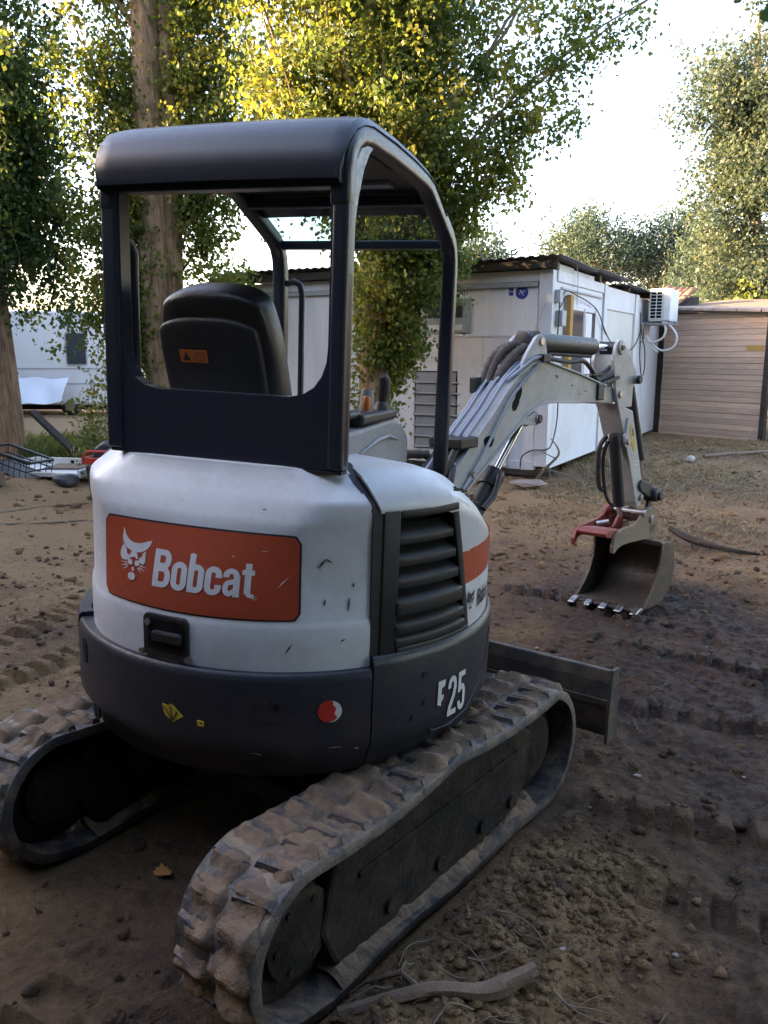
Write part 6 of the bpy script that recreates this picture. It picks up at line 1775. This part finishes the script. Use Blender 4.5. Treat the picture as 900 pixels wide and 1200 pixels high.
def branchy(name, label, pts, radii, mat, twigs=()):
    T = thing(name, label, 'stick', pts[0]); 
    P = [Vector(p) for p in pts]; out = []
    for i in range(len(P) - 1):
        p0 = P[max(0, i - 1)]; p1 = P[i]; p2 = P[i + 1]; p3 = P[min(len(P) - 1, i + 2)]
        for k in range(8):
            q = k / 8; out.append(tuple(.5 * ((2 * p1) + (p2 - p0) * q + (2 * p0 - 5 * p1 + 4 * p2 - p3) * q * q + (3 * p1 - p0 - 3 * p2 + p3) * q ** 3)))
    m = trunk_mesh(out + [tuple(P[-1])], radii, 31, 12, .12); m.build('stem', mat, T, None, smooth=True)
    for t, r in twigs: MB().tube(t, r, 6).build('side_twig', mat, T, None, smooth=True)
gz = lambda x, y: float(ground_h(x, y))
branchy('root_stick', 'thick pale root lying in the soil at the bottom centre', [(-.12, 1.86, gz(-.12, 1.86) + .01), (.12, 1.87, gz(.12, 1.87) + .02), (.28, 1.91, gz(.28, 1.91) + .03), (.42, 1.975, gz(.42, 1.975) + .045)], [.016, .017, .019, .020, .026, .020], 'stick',
        [([(.10, 1.87, gz(.1, 1.87) + .02), (.05, 1.95, gz(.05, 1.95) + .03), (-.05, 2.0, gz(-.05, 2.0) + .025), (-.10, 2.0, gz(-.1, 2.0) + .01)], [.008, .007, .006, .005])])
branchy('broken_branch', 'dark broken branch on the ground to the right of the bucket', [(2.80, 7.75, gz(2.8, 7.75) + .12), (2.92, 7.50, gz(2.92, 7.5) + .07), (3.15, 7.2, gz(3.15, 7.2) + .03), (3.40, 7.12, gz(3.4, 7.12) + .01)], [.03, .035, .025, .012], 'darkwood',
        [([(2.92, 7.5, gz(2.92, 7.5) + .07), (2.90, 7.42, gz(2.9, 7.42) + .02)], [.012, .006])])
branchy('dead_branch', 'bent dead branch propped at the foot of the cabin corner', [(2.15, 11.4, .02), (2.28, 11.35, .20), (2.45, 11.3, .42), (2.35, 11.4, .62)], [.025, .02, .015, .006], 'twig', [([(2.28, 11.35, .2), (2.55, 11.2, .12), (2.75, 11.1, .02)], [.014, .010, .006]), ([(2.40, 11.32, .35), (2.2, 11.2, .45)], [.01, .004])])
st = lumps(np.array([[5.09, 13.4, gz(5.09, 13.4) + .06]]), np.array([.105]), 3, .7)
so = link('pale_stone', mesh_from('pale_stone', st[0], [tuple(f) for f in st[1]]), 'stone'); tag(so, 'single pale stone on the ground before the shed', 'stone')
sb = so.modifiers.new('sub', 'SUBSURF'); sb.levels = sb.render_levels = 2
sl = lumps(np.array([[1.95, 10.9, .05]]), np.array([.22]), 8, .35)
so = link('flat_stone', mesh_from('flat_stone', sl[0], [tuple(f) for f in sl[1]]), 'tilegrey'); tag(so, 'flat tan slab of stone under the cabin corner', 'stone')
# twigs and stubble: too many and too fine to count
g = np.random.default_rng(88); m = MB()
for k in range(90):
    x = g.uniform(-1.8, 2.6); y = g.uniform(1.5, 5.0); 
    if not bool(notbelt(np.array([x]), np.array([y]))[0]): continue
    a = g.uniform(0, 6.28); l = g.uniform(.03, .16); P = []
    for t in np.linspace(-1, 1, 5):
        xx = x + math.cos(a + t * .15) * l * t; yy = y + math.sin(a + t * .15) * l * t; P.append((xx, yy, gz(xx, yy) + .006 + .01 * g.random()))
    m.tube(P, [float(v) for v in np.linspace(.0020, .0010, 5)], 5)
for k in range(46):   # roots combed out of the loose heap beside the track
    r_ = g.uniform(.85, 1.25); a_ = g.uniform(-1.7, -.3); w_ = MT @ Vector((r_, a_, 0)); a = g.uniform(0, 6.28); l = g.uniform(.08, .26); P = []
    for t in np.linspace(0, 1, 7):
        xx = w_.x + math.cos(a + t * .6) * l * t; yy = w_.y + math.sin(a + t * .6) * l * t; P.append((xx, yy, gz(xx, yy) + .008 + .02 * math.sin(t * 3.1)))
    m.tube(P, [float(v) for v in np.linspace(.0032, .0012, 7)], 5)
tw = m.build('twigs', 'twig', None, None, smooth=True); tag(tw, 'fine roots and twigs scattered over the soil', 'twigs', kind='stuff')
# chips of stone and rubbish
g = np.random.default_rng(99); n = 60; x = g.uniform(-2.5, 3.4, n); y = g.uniform(1.6, 8, n); k = notbelt(x, y); x, y = x[k], y[k]; sz = g.uniform(.004, .014, len(x))
V, F = lumps(np.stack([x, y, ground_h(x, y) + sz * .5], -1), sz, 4, .5)
o = link('stone_chips', fast_mesh('stone_chips', V, F), 'tilegrey'); tag(o, 'small stone chips dotted over the soil', 'stones', kind='stuff')
for k, (x, y, s_, a, lb) in enumerate(((-.76, 2.50, .07, 20, 'fallen orange-brown leaf on the soil left of the right track'), (3.05, 4.9, .09, 120, 'fallen orange leaf on the mud at the right edge'))):
    o = link('fallen_leaf', LFM.copy(), None, None, Matrix.Translation((x, y, gz(x, y) + .02)) @ Euler((rad(8), rad(12), rad(a))).to_matrix().to_4x4() @ Matrix.Scale(s_, 4))
    o.data.materials.clear(); o.data.materials.append(M['leaflitter']); tag(o, lb, 'leaf')
